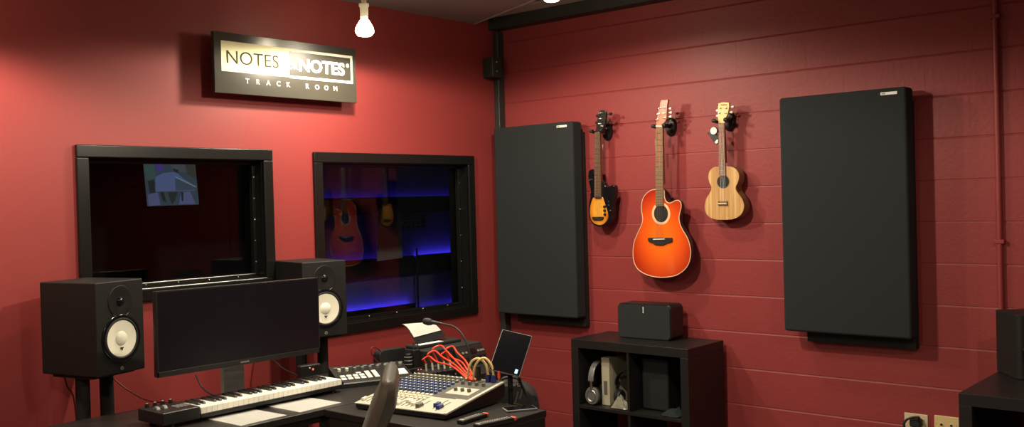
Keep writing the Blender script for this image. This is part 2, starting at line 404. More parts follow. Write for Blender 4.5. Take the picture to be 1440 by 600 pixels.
# windows
def window(i, w):
    x0, x1, z0, z1 = w
    root = bpy.data.objects.new('window_%d' % i, None); COL.objects.link(root); struct(root)
    root.location = ((x0+x1)/2, 0, z0)
    cx = (x0+x1)/2; W2 = (x1-x0)/2; Hh = z1-z0
    def fr(b, a, c, y0, y1, bev=.005):   # rectangular ring between inset a and inset c
        b.bb(-W2+a, W2-a, y0, y1, Hh-c, Hh-a, bev); b.bb(-W2+a, W2-a, y0, y1, a, c, bev)
        b.bb(-W2+a, -W2+c, y0, y1, c, Hh-c, bev); b.bb(W2-c, W2-a, y0, y1, c, Hh-c, bev); return b
    fr(MB(), 0, CAS, -.022, -.0005).build('casing', 'frame_black', root)
    fr(MB(), CAS-.011, CAS+.004, -.0005, .16, 0).build('jamb', 'frame_black', root)
    st = fr(MB(), CAS+.004, CAS+.022, .055, .085, .002).build('glazing_stop', 'frame_black', root)
    MB().bb(-W2+CAS, W2-CAS, .088, .094, CAS, Hh-CAS).build('pane', 'glass', root, sharp=0)
    if i == 1:  # bright metal strips added as the highlights along the lower frame edges
        bd = MB().cyl((-W2+CAS, -.021, CAS+.001), (W2-CAS, -.021, CAS+.001), .0028, seg=10).build('edge_glint', 'alu', root)
        MB().cyl((-W2+CAS+.02, .056, CAS+.0225), (W2-CAS-.02, .056, CAS+.0225), .0025, seg=10).build('edge_glint', 'alu', root)
    sc = None; n = 5
    for k in range(n):
        for side in ('b', 'r', 'l'):
            t = (k+.5)/n
            p = {'b': (-W2+CAS+.04+(2*W2-2*CAS-.08)*t, .054, CAS+.013), 'r': (W2-CAS-.013, .054, CAS+.03+(Hh-2*CAS-.06)*t), 'l': (-W2+CAS+.013, .054, CAS+.03+(Hh-2*CAS-.06)*t)}[side]
            if sc is None:
                sc = MB().lathe([(0, 0), (.005, .0), (.0035, .003), (0, .004)], 10, Matrix.Rotation(PI/2, 4, 'X')).build('screw', 'chrome', st, loc=p)
            else: part_copy(sc, st, p)
    return root
for i, w in enumerate(WIN): window(i+1, w)

# booths behind the glass
BY = 2.0
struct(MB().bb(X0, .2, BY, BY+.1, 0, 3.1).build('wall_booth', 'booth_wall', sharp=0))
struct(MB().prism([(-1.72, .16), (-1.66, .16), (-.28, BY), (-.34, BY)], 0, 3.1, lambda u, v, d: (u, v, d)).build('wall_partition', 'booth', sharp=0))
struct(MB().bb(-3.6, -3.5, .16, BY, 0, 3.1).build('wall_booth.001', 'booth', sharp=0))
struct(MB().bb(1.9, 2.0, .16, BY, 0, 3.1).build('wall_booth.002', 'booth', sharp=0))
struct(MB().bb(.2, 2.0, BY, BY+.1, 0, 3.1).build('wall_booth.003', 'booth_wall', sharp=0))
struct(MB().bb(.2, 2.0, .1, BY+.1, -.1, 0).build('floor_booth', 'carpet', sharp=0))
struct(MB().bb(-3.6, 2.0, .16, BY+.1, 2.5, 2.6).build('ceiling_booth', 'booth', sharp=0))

# ================================================================== LAMPS
def bulb_profile():
    return [(0, 0), (.020, .001), (.036, .006), (.0455, .018), (.0475, .030), (.045, .044), (.036, .062), (.025, .080), (.0175, .092), (.016, .098), (0, .098)]
def lamp(loc, label, power, tilt=(0, 0), top=H, size=174, blend=.28):
    t = thing('reflector_bulb', label, 'light bulb', loc, group=None)
    MB().lathe(bulb_profile(), 28).build('bulb', 'bulb_glass', t)
    MB().lathe([(0, .098), (.019, .098), (.021, .104), (.021, .150), (.026, .155), (.026, .168), (0, .168)], 20).build('socket', 'socket_white', t)
    if top-loc[2] > .17:
        MB().cyl((0, 0, .168), (0, 0, top-loc[2]), .013).lathe([(0, 0), (.05, 0), (.045, .02), (0, .02)], 24, Matrix.Translation((0, 0, top-loc[2]-.02))).build('stem', 'socket_white', t)
    ld = bpy.data.lights.new('lamp_light', 'SPOT'); ld.energy = power; ld.color = (1, .88, .68); ld.spot_size = R(size); ld.spot_blend = blend; ld.shadow_soft_size = .045
    lo = bpy.data.objects.new('lamp_light', ld); COL.objects.link(lo); lo.parent = t; lo.location = (0, 0, -.012); lo.rotation_euler = (tilt[0], tilt[1], 0)
    return t
lamp((-1.632, -.525, 2.465), 'glowing reflector bulb hanging right of the sign near the left wall', 82, size=179, blend=.16)
lamp((-.93, -1.20, 2.635), 'glowing reflector bulb at the top edge above the tall black panel', 50, top=3.1)
lamp((-3.52, -.50, 2.465), 'glowing reflector bulb past the left edge of the photo lighting the wall', 80, size=160, blend=.4)
lamp((-2.0, -1.72, 2.50), 'glowing reflector bulb over the desk chair', 148)
lamp((-2.3, -4.3, 2.50), 'added reflector bulb out of view giving fill light to the block wall', 80)  # unseen lamp added to brighten the right part of the block wall
lamp((-4.7, -2.6, 2.50), 'added reflector bulb out of view behind the chair giving frontal fill light', 75)  # unseen lamp added as frontal fill for walls and speaker cones

# ================================================================== WALL SIGN
sg = thing('wall_sign', 'dark grey rectangular sign with cream panel and white lettering hanging high on left wall', 'sign', (-1.791, 0, 2.178))
MB().bb(-.453, .453, -.10, -.075, 0, .305, .002).build('board', 'sign_board', sg)
MB().bb(-.40, .40, -.075, 0, .06, .245, .002).build('mount', 'matte_black', sg)
RX = (PI/2, 0, 0)
MB().bb(-.413, -.004, -.1012, -.0995, .110, .262).build('cream_panel', 'cream_face', sg, sharp=0)
o_ = MB()
o_.bb(-.004, .428, -.1012, -.0995, .248, .262); o_.bb(-.004, .428, -.1012, -.0995, .106, .120)
o_.bb(.414, .428, -.1012, -.0995, .120, .248)
o_.build('outline', 'white_sign', sg, sharp=0)
text_mesh('NOTES', .095, 'sign_dark', sg, (-.383, -.1016, .151), RX, bold=-.0005, width=.312)
text_mesh('FOR', .045, 'white_sign', sg, (-.030, -.1008, .155), RX, bold=.001, width=.082)
text_mesh('NOTES', .092, 'white_sign', sg, (.058, -.1014, .150), RX, bold=.0034, width=.312)
MB().lathe([(0, 0), (.011, 0), (.011, .002), (0, .002)], 14, Matrix.Translation((.392, -.0995, .205)) @ Matrix.Rotation(PI/2, 4, 'X')).build('registered_dot', 'white_sign', sg)
for i, ch in enumerate('TRACK ROOM'):
    if ch != ' ':
        t_ = text_mesh(ch, .036, 'white_sign', sg, (-.276+.0625*i, -.1008, .058), RX, name='letter', bold=.0006)

# ================================================================== ACOUSTIC PANELS
def panel(label, yc, zc, group):
    t = thing('acoustic_absorber', label, 'acoustic panel', (0, yc, zc-.61), group=group)
    MB().bb(-.15, -.05, -.3275, .3275, 0, 1.222, .014, 3).build('fabric_body', 'fabric_black', t)
    MB().bb(-.05, 0, -.315, .245, -.062, 1.16, .004).build('mount', 'matte_black', t)  # mount, drawn out below the panel as the dark band of its shadow
    MB().bb(-.1512, -.1495, -.285, -.205, 1.188, 1.202, .0008).build('maker_tag', 'white_print', t)
    MB().bb(-.1516, -.151, -.228, -.210, 1.191, 1.199).build('tag_mark', 'grey_print', t, sharp=0)
    return t
panel('black fabric acoustic panel in the corner, left of the small bass', -.392, 1.472, 'acoustic panels on the block wall')
panel('black fabric acoustic panel right of the ukulele, above the wall outlets', -2.408, 1.490, 'acoustic panels on the block wall')

# ================================================================== HANGING INSTRUMENTS
def yz(px, py, X, root):
    p = at(px, py, 0, X); return (p.y-root[1], p.z-root[2])
def smooth_loop(pts, sub=4):
    n = len(pts); out = []
    for i in range(n):
        a, b, c, d = (Vector(pts[(i+k) % n]) for k in (-1, 0, 1, 2))
        for k in range(sub):
            t = k/sub; out.append(tuple(.5*((2*b)+(c-a)*t+(2*a-5*b+4*c-d)*t*t+(3*b-a-3*c+d)*t**3)))
    return out
def AX(u, v, d): return (d, u, v)
def hanger(label, y, z, reach):
    t = thing('guitar_hanger', label, 'guitar hanger', (0, y, z), group='instrument hangers on the block wall')
    MB().lathe([(0, 0), (.038, 0), (.038, .010), (.031, .022), (0, .025)], 24, Matrix.Rotation(-PI/2, 4, 'Y'), sx=1.45).build('wall_plate', 'plastic_black', t)
    MB().tube([(-.012, 0, 0), (-reach*.5, 0, .006), (-reach+.02, 0, 0)], .012, 10).build('stem', 'plastic_black', t)
    y_ = MB()
    for s in (-1, 1):
        y_.tube([(-reach+.02, 0, 0), (-reach+.01, s*.022, -.004), (-reach-.01, s*.036, -.004), (-reach-.032, s*.036, .0)], .0085, 8)
    y_.build('yoke', 'rubber', t)
    for s in (-1, 1):
        MB().lathe([(0, -.012), (.010, -.010), (.0125, 0), (.010, .010), (0, .012)], 14, Matrix.Translation((-reach-.035, s*.036, .002)) @ Matrix.Rotation(PI/2, 4, 'X')).build('arm_cap', 'rubber', t)
    return t
def frets(root, a, b, n, x, material='chrome'):
    """n fret wires between the nut (centre, half width) a and the body end b (y, z, half)"""
    proto = None
    for k in range(1, n+1):
        t = (1-2**(-k/12))/(1-2**(-(n+.6)/12))
        y = a[0]+(b[0]-a[0])*t; z = a[1]+(b[1]-a[1])*t; h = a[2]+(b[2]-a[2])*t
        m_ = MB().cyl((x, y-h*.97, z), (x, y+h*.97, z), .0011, seg=6).build('fret', material, root)
def strings(root, n, a, b, x0, x1, material='alu', r=.0006):
    for k in range(n):
        t = (k+.5)/n*2-1
        MB().cyl((x0, a[0]+a[2]*.8*t, a[1]), (x1, b[0]+b[2]*t, b[1]), r, seg=5).build('string', material, root)

# --- acoustic guitar -------------------------------------------------
ACX = -.125
ag_root = at(928, 178, 0, ACX); ag_o = (0, ag_root.y, ag_root.z-.98)
ag = thing('acoustic_guitar', 'orange sunburst acoustic guitar with cutaway hanging between the small bass and the ukulele', 'guitar', ag_o)
q = lambda x, y: yz(880+x/4.137, 255+y/4.137, ACX, ag_o)
out = [(176, 46), (140, 55), (110, 82), (94, 120), (92, 170), (99, 212), (93, 250), (70, 300), (50, 350), (43, 400), (45, 450), (60, 495), (92, 527), (140, 548), (190, 557), (240, 556), (290, 547), (335, 520), (365, 480), (378, 430), (375, 380), (360, 330), (335, 288), (319, 255), (311, 220), (313, 190), (321, 160), (323, 132), (312, 113), (294, 110), (268, 122), (248, 125), (232, 110), (224, 80), (222, 50)]
body = smooth_loop([q(*p) for p in out], 3)
c1 = q(208, 330); 
M['burst_orange'] = sunburst('orange_sunburst', (.92, .165, .010), (.78, .095, .010), (.38, .018, .008), c1, (4.3, 3.4), .22, .55, .95)
bm_ = MB().prism(body, ACX, ACX+.008, AX, .0015).build('soundboard', 'burst_orange', ag)
MB().shell(body, [(1.006, ACX+.004), (1.012, ACX+.014), (1.0, ACX+.030), (.92, ACX+.06), (.74, ACX+.095), (.45, ACX+.115)], AX).build('bowl_body', 'gloss_black', ag)
MB().tube([(ACX-.0005, u, v) for u, v in body[::2]], .0026, 6, 2, closed=True).build('binding', 'binding', ag)
hc = q(205, 187); hr = abs(q(245, 187)[0]-hc[0]); hz = abs(q(205, 237)[1]-hc[1])
def disc(c, r, rz, x, th, name, material, parent, r_in=0):
    T = Matrix.Translation((x, c[0], c[1])) @ Matrix.Rotation(-PI/2, 4, 'Y')
    sy = r/rz
    prof = [(r_in, 0), (rz, 0), (rz, th), (r_in, th)] + ([(r_in, 0)] if r_in else [])
    return MB().lathe(prof, 32, T, sx=1, sy=sy).build(name, material, parent)
disc(hc, hr*1.34, hz*1.30, ACX, .0007, 'rosette', 'binding', ag, r_in=hz*1.02)
disc(hc, hr, hz, ACX, .0010, 'soundhole', 'matte_black', ag)
br = [q(*p) for p in [(133, 328), (150, 327), (200, 327), (272, 327), (274, 348), (262, 354), (240, 358), (222, 370), (180, 370), (163, 357), (142, 352), (134, 346)]]
bg = MB().prism(br, ACX-.010, ACX, AX, .0015).build('bridge', 'matte_black', ag)
MB().prism([q(*p) for p in [(165, 333), (232, 331), (232, 336), (165, 338)]], ACX-.013, ACX-.009, AX).build('saddle', 'pearl', bg)
nut = [yz(px, py, ACX, ag_o) for px, py in ((923.6, 177), (932.8, 178.4))]; be = [q(178, 143), q(223, 143)]
FX = ACX-.006
MB().prism([nut[0], nut[1], be[1], be[0]], FX-.004, ACX+.001, AX, .001).build('fretboard', 'fret_wood_pale', ag)
ncy, ncz = (nut[0][0]+nut[1][0])/2, (nut[0][1]+nut[1][1])/2; nh = abs(nut[0][0]-nut[1][0])/2
bcy, bcz = (be[0][0]+be[1][0])/2, (be[0][1]+be[1][1])/2; bh = abs(be[0][0]-be[1][0])/2
jz = q(200, 46)[1]; jy = bcy+(ncy-bcy)*(jz-bcz)/(ncz-bcz)
MB().tube([(ACX+.008, ncy, ncz), (ACX+.010, (ncy+jy)/2, (ncz+jz)/2), (ACX+.014, jy, jz+.03)], lambda t: nh*.85+.005*t, 12).build('neck', 'head_copper', ag)
frets(ag, (ncy, ncz, nh), (bcy, bcz, bh), 18, FX-.0045)
strings(ag, 6, (ncy, ncz, nh), ((br[0][0]+br[3][0])/2, br[1][1]-.006, bh*1.0), FX-.0065, ACX-.014)
hs = lambda x, y: yz(915+x/7.5, 135+y/7.5, ACX, ag_o)
hpts = [(64, 318), (62, 285), (70, 240), (84, 170), (99, 110), (106, 62), (116, 44), (150, 43), (191, 38), (181, 62), (173, 95), (173, 235), (160, 265), (133, 290), (130, 318)]
hd = MB().prism([hs(*p) for p in hpts], ACX-.004, ACX+.012, AX, .002).build('headstock', 'head_copper', ag)
n_ = MB().prism([hs(*p) for p in [(64, 312), (132, 314), (132, 324), (64, 322)]], FX-.006, ACX, AX).build('nut', 'pearl', ag)
for x, y in ((105, 126), (92, 186), (77, 248), (150, 122), (146, 180), (149, 232)):
    p = hs(x, y)
    MB().lathe([(0, 0), (.0055, 0), (.0055, .003), (.0032, .004), (.0032, .014), (0, .015)], 12, Matrix.Translation((ACX-.004, p[0], p[1])) @ Matrix.Rotation(-PI/2, 4, 'Y')).build('tuning_post', 'chrome', hd)
for x, y, s in ((206, 172, 1), (203, 215, 1), (200, 130, 1), (62, 135, -1), (52, 195, -1), (40, 255, -1)):
    p = hs(x, y)
    k = MB(); k.lathe([(0, -.009), (.006, -.007), (.008, 0), (.006, .007), (0, .009)], 12, Matrix.Translation((ACX+.016, p[0]-s*.004*-1, p[1])) @ Matrix.Rotation(PI/2, 4, 'X'), sy=1.0)
    k.cyl((ACX+.016, p[0], p[1]), (ACX+.012, p[0]+s*.018, p[1]), .0028, seg=8)
    k.build('tuning_key', 'pearl' if s > 0 else 'chrome', hd)
MB().prism([hs(*p) for p in [(22, 455), (44, 452), (50, 590), (30, 600)]], ACX+.022, ACX+.024, AX).build('hang_tag', 'fret_wood_pale', ag)
hanger('black wall hanger holding the orange acoustic guitar', ag_o[1]+ncy, ag_o[2]+ncz+.002, .105)

# --- ukulele ---------------------------------------------------------
UX = -.095
uk_o = (0, at(1017, 172, 0, UX).y, at(1017, 172, 0, UX).z-.6)
uk = thing('ukulele', 'small natural striped wood ukulele hanging right of the orange guitar', 'ukulele', uk_o)
q = lambda x, y: yz(980+x/6.667, 225+y/6.667, UX, uk_o)
out = [(205, 62), (160, 66), (126, 95), (107, 140), (110, 190), (130, 235), (137, 268), (120, 310), (90, 360), (74, 420), (76, 465), (95, 510), (130, 540), (180, 555), (240, 558), (320, 555), (380, 535), (420, 500), (440, 450), (440, 410), (420, 358), (385, 310), (362, 278), (364, 248), (386, 200), (395, 150), (385, 110), (355, 77), (310, 60), (255, 58)]
body = smooth_loop([q(*p) for p in out], 3)
MB().prism(body, UX, UX+.005, AX, .001).build('soundboard', 'koa', uk)
MB().prism(body, UX+.005, UX+.066, AX, .004).build('body', 'koa_side', uk)
hc = q(247, 202); hr = abs(q(300, 202)[0]-hc[0]); hz = abs(q(247, 259)[1]-hc[1])
disc(hc, hr, hz, UX, .0010, 'soundhole', 'matte_black', uk)
disc(hc, hr*1.14, hz*1.12, UX, .0006, 'rosette', 'fret_wood', uk, r_in=hz*1.0)
bg = MB().prism([q(*p) for p in [(203, 386), (290, 383), (292, 424), (203, 424)]], UX-.008, UX, AX, .0015).build('bridge', 'fret_wood', uk)
MB().prism([q(*p) for p in [(206, 401), (286, 400), (286, 412), (206, 412)]], UX-.010, UX-.007, AX).build('saddle', 'binding', bg)
nut = [yz(990+165/8, 140+264/8, UX, uk_o), yz(990+236/8, 140+264/8, UX, uk_o)]; be = [q(211, 146), q(273, 146)]
FX = UX-.005
MB().prism([nut[0], nut[1], be[1], be[0]], FX-.003, UX+.001, AX, .001).build('fretboard', 'uke_fret', uk)
ncy, ncz = (nut[0][0]+nut[1][0])/2, nut[0][1]; nh = abs(nut[0][0]-nut[1][0])/2
bcy, bcz = (be[0][0]+be[1][0])/2, be[0][1]; bh = abs(be[0][0]-be[1][0])/2
jz = q(240, 60)[1]; jy = bcy+(ncy-bcy)*(jz-bcz)/(ncz-bcz)
MB().tube([(UX+.008, ncy, ncz), (UX+.009, (ncy+jy)/2, (ncz+jz)/2), (UX+.012, jy, jz+.02)], lambda t: nh*.85+.004*t, 12).build('neck', 'uke_fret', uk)
frets(uk, (ncy, ncz, nh), (bcy, bcz, bh), 16, FX-.0035)
strings(uk, 4, (ncy, ncz, nh), ((q(203, 0)[0]+q(290, 0)[0])/2, q(240, 405)[1], bh*.9), FX-.005, UX-.011, 'pearl')
hs = lambda x, y: yz(990+x/8, 140+y/8, UX, uk_o)
hd = MB().prism([hs(*p) for p in [(165, 266), (160, 205), (157, 110), (164, 42), (190, 36), (215, 29), (250, 34), (287, 32), (281, 100), (266, 172), (242, 205), (236, 266)]], UX-.003, UX+.011, AX, .002).build('headstock', 'head_pale', uk)
MB().prism([hs(*p) for p in [(190, 55), (262, 53), (260, 66), (228, 64), (222, 72), (214, 64), (190, 68)]], UX-.0036, UX-.0028, AX).build('head_mark', 'fret_wood', hd)
for x, y in ((187, 95), (180, 150), (253, 95), (246, 150)):
    p = hs(x, y); MB().lathe([(0, 0), (.005, 0), (.005, .002), (.0028, .003), (.0028, .010), (0, .011)], 12, Matrix.Translation((UX-.003, p[0], p[1])) @ Matrix.Rotation(-PI/2, 4, 'Y')).build('tuning_post', 'chrome', hd)
for x, y, s in ((314, 80, 1), (300, 140, 1), (138, 122, -1), (140, 183, -1)):
    p = hs(x, y); k = MB(); k.lathe([(0, -.008), (.006, -.006), (.007, 0), (.006, .006), (0, .008)], 12, Matrix.Translation((UX+.012, p[0], p[1])) @ Matrix.Rotation(PI/2, 4, 'X'), sx=1.0)
    k.cyl((UX+.012, p[0], p[1]), (UX+.008, p[0]+s*.018, p[1]), .0025, seg=8); k.build('tuning_key', 'pearl', hd)
hanger('black wall hanger holding the natural wood ukulele', uk_o[1]+ncy, uk_o[2]+ncz+.012, .082)
# round clip-on tuner with its strap on the ukulele's neck
ct_o = (0, uk_o[1], uk_o[2])
ct = thing('clip_on_tuner', 'round white faced clip with dark band fixed to the ukulele neck', 'tuner', ct_o)
p = hs(129, 352); disc(p, .020, .020, UX-.018, .004, 'face', 'pearl', ct); disc(p, .022, .022, UX-.010, .010, 'housing', 'plastic_black', ct)
MB().prism([hs(*p) for p in [(44, 372), (62, 358), (168, 395), (168, 440), (172, 470), (150, 505), (128, 492)]], UX-.010, UX+.004, AX, .003).build('clip', 'plastic_black', ct)
MB().prism([hs(*p) for p in [(130, 478), (158, 448), (170, 452), (168, 485), (148, 498)]], UX-.0125, UX-.009, AX, .001).build('clip_pad', 'pearl', ct)

# --- small electric bass ---------------------------------------------
BX = -.105
ba_o = (0, at(841, 186, 0, BX).y, at(841, 186, 0, BX).z-.6)
ba = thing('bass_guitar', 'compact black rimmed amber sunburst electric bass hanging left of the orange guitar', 'bass guitar', ba_o)
q = lambda x, y: yz(815+x/6, 225+y/6, BX, ba_o)
out = [(128, 96), (112, 90), (100, 76), (86, 84), (73, 108), (77, 170), (90, 230), (97, 290), (84, 350), (76, 430), (84, 495), (110, 540), (155, 560), (195, 560), (236, 540), (262, 500), (276, 440), (276, 370), (288, 310), (293, 250), (290, 213), (262, 212), (250, 232), (232, 236), (215, 212), (190, 196)]
body = smooth_loop([q(*p) for p in out], 3)
MB().prism(body, BX, BX+.040, AX, .006).build('body', 'gloss_black', ba)
inl = [(132, 310), (108, 330), (94, 380), (87, 430), (93, 490), (117, 528), (155, 545), (190, 545), (222, 522), (243, 488), (241, 450), (226, 400), (206, 340), (192, 310)]
loop = smooth_loop([q(*p) for p in inl], 3); ic = q(165, 420)
M['burst_amber'] = sunburst('amber_sunburst', (.80, .36, .035), (.62, .20, .018), (.02, .010, .006), ic, (12.5, 7.2), .40, .72, 1.0)
MB().shell(loop, [(1.0, BX+.001), (1.0, BX-.001), (.96, BX-.003)], AX).build('sunburst_top', 'burst_amber', ba)
MB().prism([q(*p) for p in [(116, 478), (205, 476), (210, 490), (192, 506), (130, 508), (116, 496)]], BX-.014, BX-.001, AX, .002).build('bridge', 'matte_black', ba)
for x, y in ((216, 392), (217, 425), (219, 458)):
    p = q(x, y); MB().lathe([(0, 0), (.0085, 0), (.008, .010), (.006, .012), (0, .012)], 16, Matrix.Translation((BX-.002, p[0], p[1])) @ Matrix.Rotation(-PI/2, 4, 'Y')).build('knob', 'matte_black', ba)
for x, y in ((246, 350), (250, 380), (264, 425)):
    p = q(x, y); MB().lathe([(0, 0), (.0035, 0), (.003, .005), (0, .006)], 10, Matrix.Translation((BX-.001, p[0], p[1])) @ Matrix.Rotation(-PI/2, 4, 'Y')).build('switch', 'chrome', ba)
p = q(95, 166); MB().lathe([(0, 0), (.006, 0), (.004, .008), (.006, .012), (0, .012)], 12, Matrix.Translation((BX-.0005, p[0], p[1])) @ Matrix.Rotation(-PI/2, 4, 'Y')).build('strap_button', 'chrome', ba)
nut = [yz(837.6, 186, BX, ba_o), yz(844.9, 186.3, BX, ba_o)]; be = [q(132, 314), q(190, 316)]
FX = BX-.008
MB().prism([nut[0], nut[1], be[1], be[0]], FX-.004, BX+.0, AX, .001).build('fretboard', 'fret_wood', ba)
MB().prism([q(*p) for p in [(134, 308), (188, 310), (186, 322), (136, 320)]], FX-.006, BX, AX).build('fretboard_end', 'matte_black', ba)
ncy, ncz = (nut[0][0]+nut[1][0])/2, nut[0][1]; nh = abs(nut[0][0]-nut[1][0])/2
bcy, bcz = (be[0][0]+be[1][0])/2, be[0][1]; bh = abs(be[0][0]-be[1][0])/2
MB().tube([(BX+.008, ncy, ncz), (BX+.010, (ncy+bcy)/2, (ncz+bcz)/2), (BX+.012, bcy, bcz+.07)], lambda t: nh*.85+.003*t, 12).build('neck', 'head_copper', ba)
frets(ba, (ncy, ncz, nh), (bcy, bcz, bh), 16, FX-.0045)
strings(ba, 4, (ncy, ncz, nh), ((q(116, 0)[0]+q(205, 0)[0])/2, q(160, 485)[1], bh*1.05), FX-.006, BX-.016)
hs = lambda x, y: yz(820+x/12, 150+y/12, BX, ba_o)
hd = MB().prism(smooth_loop([hs(*p) for p in [(215, 432), (232, 350), (240, 250), (262, 140), (280, 75), (330, 58), (385, 75), (388, 150), (375, 260), (345, 350), (300, 432)]], 3), BX-.004, BX+.014, AX, .002).build('headstock', 'dark_green_gloss', ba)
for x, y in ((300, 110), (300, 205), (290, 290), (330, 330)):
    p = hs(x, y); MB().lathe([(0, 0), (.006, 0), (.006, .003), (.004, .004), (.004, .016), (0, .017)], 12, Matrix.Translation((BX-.004, p[0], p[1])) @ Matrix.Rotation(-PI/2, 4, 'Y')).build('tuning_post', 'chrome', hd)
for x, y, s in ((445, 118, 1), (418, 235, 1), (228, 150, -1), (214, 270, -1)):
    p = hs(x, y); k = MB(); k.lathe([(0, -.011), (.008, -.008), (.010, 0), (.008, .008), (0, .011)], 12, Matrix.Translation((BX+.012, p[0], p[1])) @ Matrix.Rotation(PI/2, 4, 'X'))
    k.cyl((BX+.012, p[0], p[1]), (BX+.006, p[0]+s*.022, p[1]), .003, seg=8); k.build('tuning_key', 'dark_green_gloss', hd)
hanger('black wall hanger holding the compact amber bass', ba_o[1]+ncy, ba_o[2]+ncz+.006, .090)
p0 = at(846.5, 203, 0, BX+.03); p1 = at(848, 214, 0, BX+.03)
ht = thing('price_tag', 'small pale paper tag dangling beside the neck of the compact bass', 'tag', (p0.x, p0.y, p0.z))
MB().tube([(0, .012, .05), (0, .004, .02), (0, 0, 0)], .0008, 5).build('string', 'pearl', ht)
MB().bb(-.0006, .0006, -.010, .006, -.052, 0, T=Matrix.Rotation(R(12), 4, 'X')).build('card', 'cloth_grey', ht, sharp=0)

# ================================================================== CUBE SHELF under the wireless speaker
def cube_shelf(label, loc, depth, w=.785, h=.785, tilt=0):
    """open front faces -X; loc = floor point under the back centre"""
    t = thing('cube_shelf', label, 'shelf unit', loc)
    F = .05; D = depth
    MB().bb(-D, 0, -w/2, w/2, h-F, h, .002).build('top', 'black_wood', t)
    MB().bb(-D, 0, -w/2, w/2, 0, F, .002).build('base', 'black_wood', t)
    for s in (-1, 1): MB().bb(-D, 0, s*w/2, s*(w/2-F), F, h-F, .002).build('side_panel', 'black_wood', t)
    MB().bb(-D+.004, 0, -w/2+F, w/2-F, h/2-.009, h/2+.009, .001).build('shelf', 'black_wood', t)
    for a, b in ((F, h/2-.009), (h/2+.009, h-F)): MB().bb(-D+.006, 0, -.008, .008, a, b, .001).build('divider', 'black_wood', t)
    return t
SH = (-.035, -1.268, 0)
cube_shelf('low black brown cube shelf on the block wall holding headphones', SH, .388)
# far right unit: a deeper open cube carrying the small monitor speaker
t = thing('open_cube_table', 'black open fronted cube unit at the right edge of the photo', 'table', (-.045, -3.545, 0))
MB().bb(-.80, 0, -.395, .395, .735, .785, .002).build('top', 'black_wood', t)
MB().bb(-.80, 0, -.395, .395, 0, .05, .002).build('base', 'black_wood', t)
for s in (-1, 1): MB().bb(-.80, 0, s*.395, s*.345, .05, .735, .002).build('side_panel', 'black_wood', t)
MB().bb(-.795, 0, -.345, .345, .384, .402, .001).build('shelf', 'black_wood', t)
MB().bb(-.795, 0, -.009, .009, .402, .735, .001).build('divider', 'black_wood', t)

# wireless speaker on the shelf
pL = at(869, 474, 2, .786); pR = at(944, 479.5, 2, .786)
d = pR-pL; wsw = d.length; ang = math.atan2(d.y, d.x)
ws = thing('wireless_speaker', 'wide black rounded wireless speaker standing on the low cube shelf', 'speaker', ((pL.x+pR.x)/2, (pL.y+pR.y)/2, .786), ang)
# local: x along the front (viewer's left to right), -y towards the room
prof = []
def rrect(w, h, r, n=6):
    pts = []
    for cx, cy, a0 in ((w/2-r, h-r, 0), (-w/2+r, h-r, 90), (-w/2+r, r, 180), (w/2-r, r, 270)):
        for k in range(n+1):
            a = R(a0+90*k/n); pts.append((cx+r*math.cos(a), cy+r*math.sin(a)))
    return pts
XZ = lambda u, v, dd: (u, dd, v)
rp = rrect(wsw, .202, .024)
MB().prism(rp, .006, .150, XZ, .006, 3).build('body', 'plastic_black', ws)
MB().prism(rrect(wsw-.012, .190, .020), -.001, .010, lambda u, v, dd: (u, dd, v+.006), .003).build('grille', 'fabric_black', ws)
MB().bb(-.009+.0, .009, -.0022, -.0008, .148, .188).build('badge_plate', 'plastic_black', ws, sharp=0)
text_mesh('SONOS', .0105, 'white_print', ws, (.0035, -.0026, .150), (PI/2, -PI/2, 0), name='lettering', extrude=.0003, bold=.0003, width=.036)

# things inside the shelf's upper left cube
def headphones(label, loc, rz, cupmat, bandmat, ringmat, cat='headphones'):
    t = thing('headphones', label, cat, loc, rz)
    # local: cups face +-x, band in the XZ plane rising
    for s in (-1, 1):
        c = MB().lathe([(0, 0), (.030, 0), (.038, .006), (.040, .014), (.036, .022), (0, .024)], 24, Matrix.Translation((s*.062, 0, .045)) @ Matrix.Rotation(s*PI/2, 4, 'Y'), sx=1.12).build('ear_cup', cupmat, t)
        MB().lathe([(.020, .0235), (.024, .0265), (.028, .0235)], 24, Matrix.Translation((s*.062, 0, .045)) @ Matrix.Rotation(s*PI/2, 4, 'Y'), sx=1.1).build('cup_ring', ringmat, c)
        MB().lathe([(.014, 0), (.036, 0), (.038, -.010), (.032, -.018), (.016, -.016), (.014, 0)], 24, Matrix.Translation((s*.062, 0, .045)) @ Matrix.Rotation(s*PI/2, 4, 'Y'), sx=1.12).build('ear_pad', 'rubber', t)
        MB().tube([(s*.076, 0, .05), (s*.086, 0, .085), (s*.088, 0, .118)], .006, 8).build('yoke', ringmat, t)
    pts = [(.088*math.cos(a), 0, .118+.085*math.sin(a)) for a in [PI*k/12 for k in range(13)]]
    b = MB()
    for k in range(12):
        p0, p1 = Vector(pts[k]), Vector(pts[k+1]); mid = (p0+p1)/2; dd = p1-p0
        b.box((0, 0, 0), (dd.length*1.12, .030, .009), .003, T=Matrix.Translation(mid) @ Matrix.Rotation(-math.atan2(dd.z, dd.x), 4, 'Y'))
    b.build('headband', bandmat, t)
    return t
zs = .785/2+.0105
headphones('silver and black headphones with ringed cup standing at the left in the shelf cube', (-.312, -.990, zs), R(4), 'silver_plastic', 'silver_plastic', 'alu').scale = (1.0, 1.2, 1.2)
bk = thing('binder', 'cream coloured upright binder in the shelf cube beside the silver headphones', 'binder', (-.215, -1.066, zs), R(-2))
MB().bb(-.13, .12, -.028, .028, 0, .275, .002).build('cover', 'cream_paper', bk)
MB().bb(-.1315, -.129, -.012, .012, .06, .14).build('spine_label', 'grey_book', bk, sharp=0)
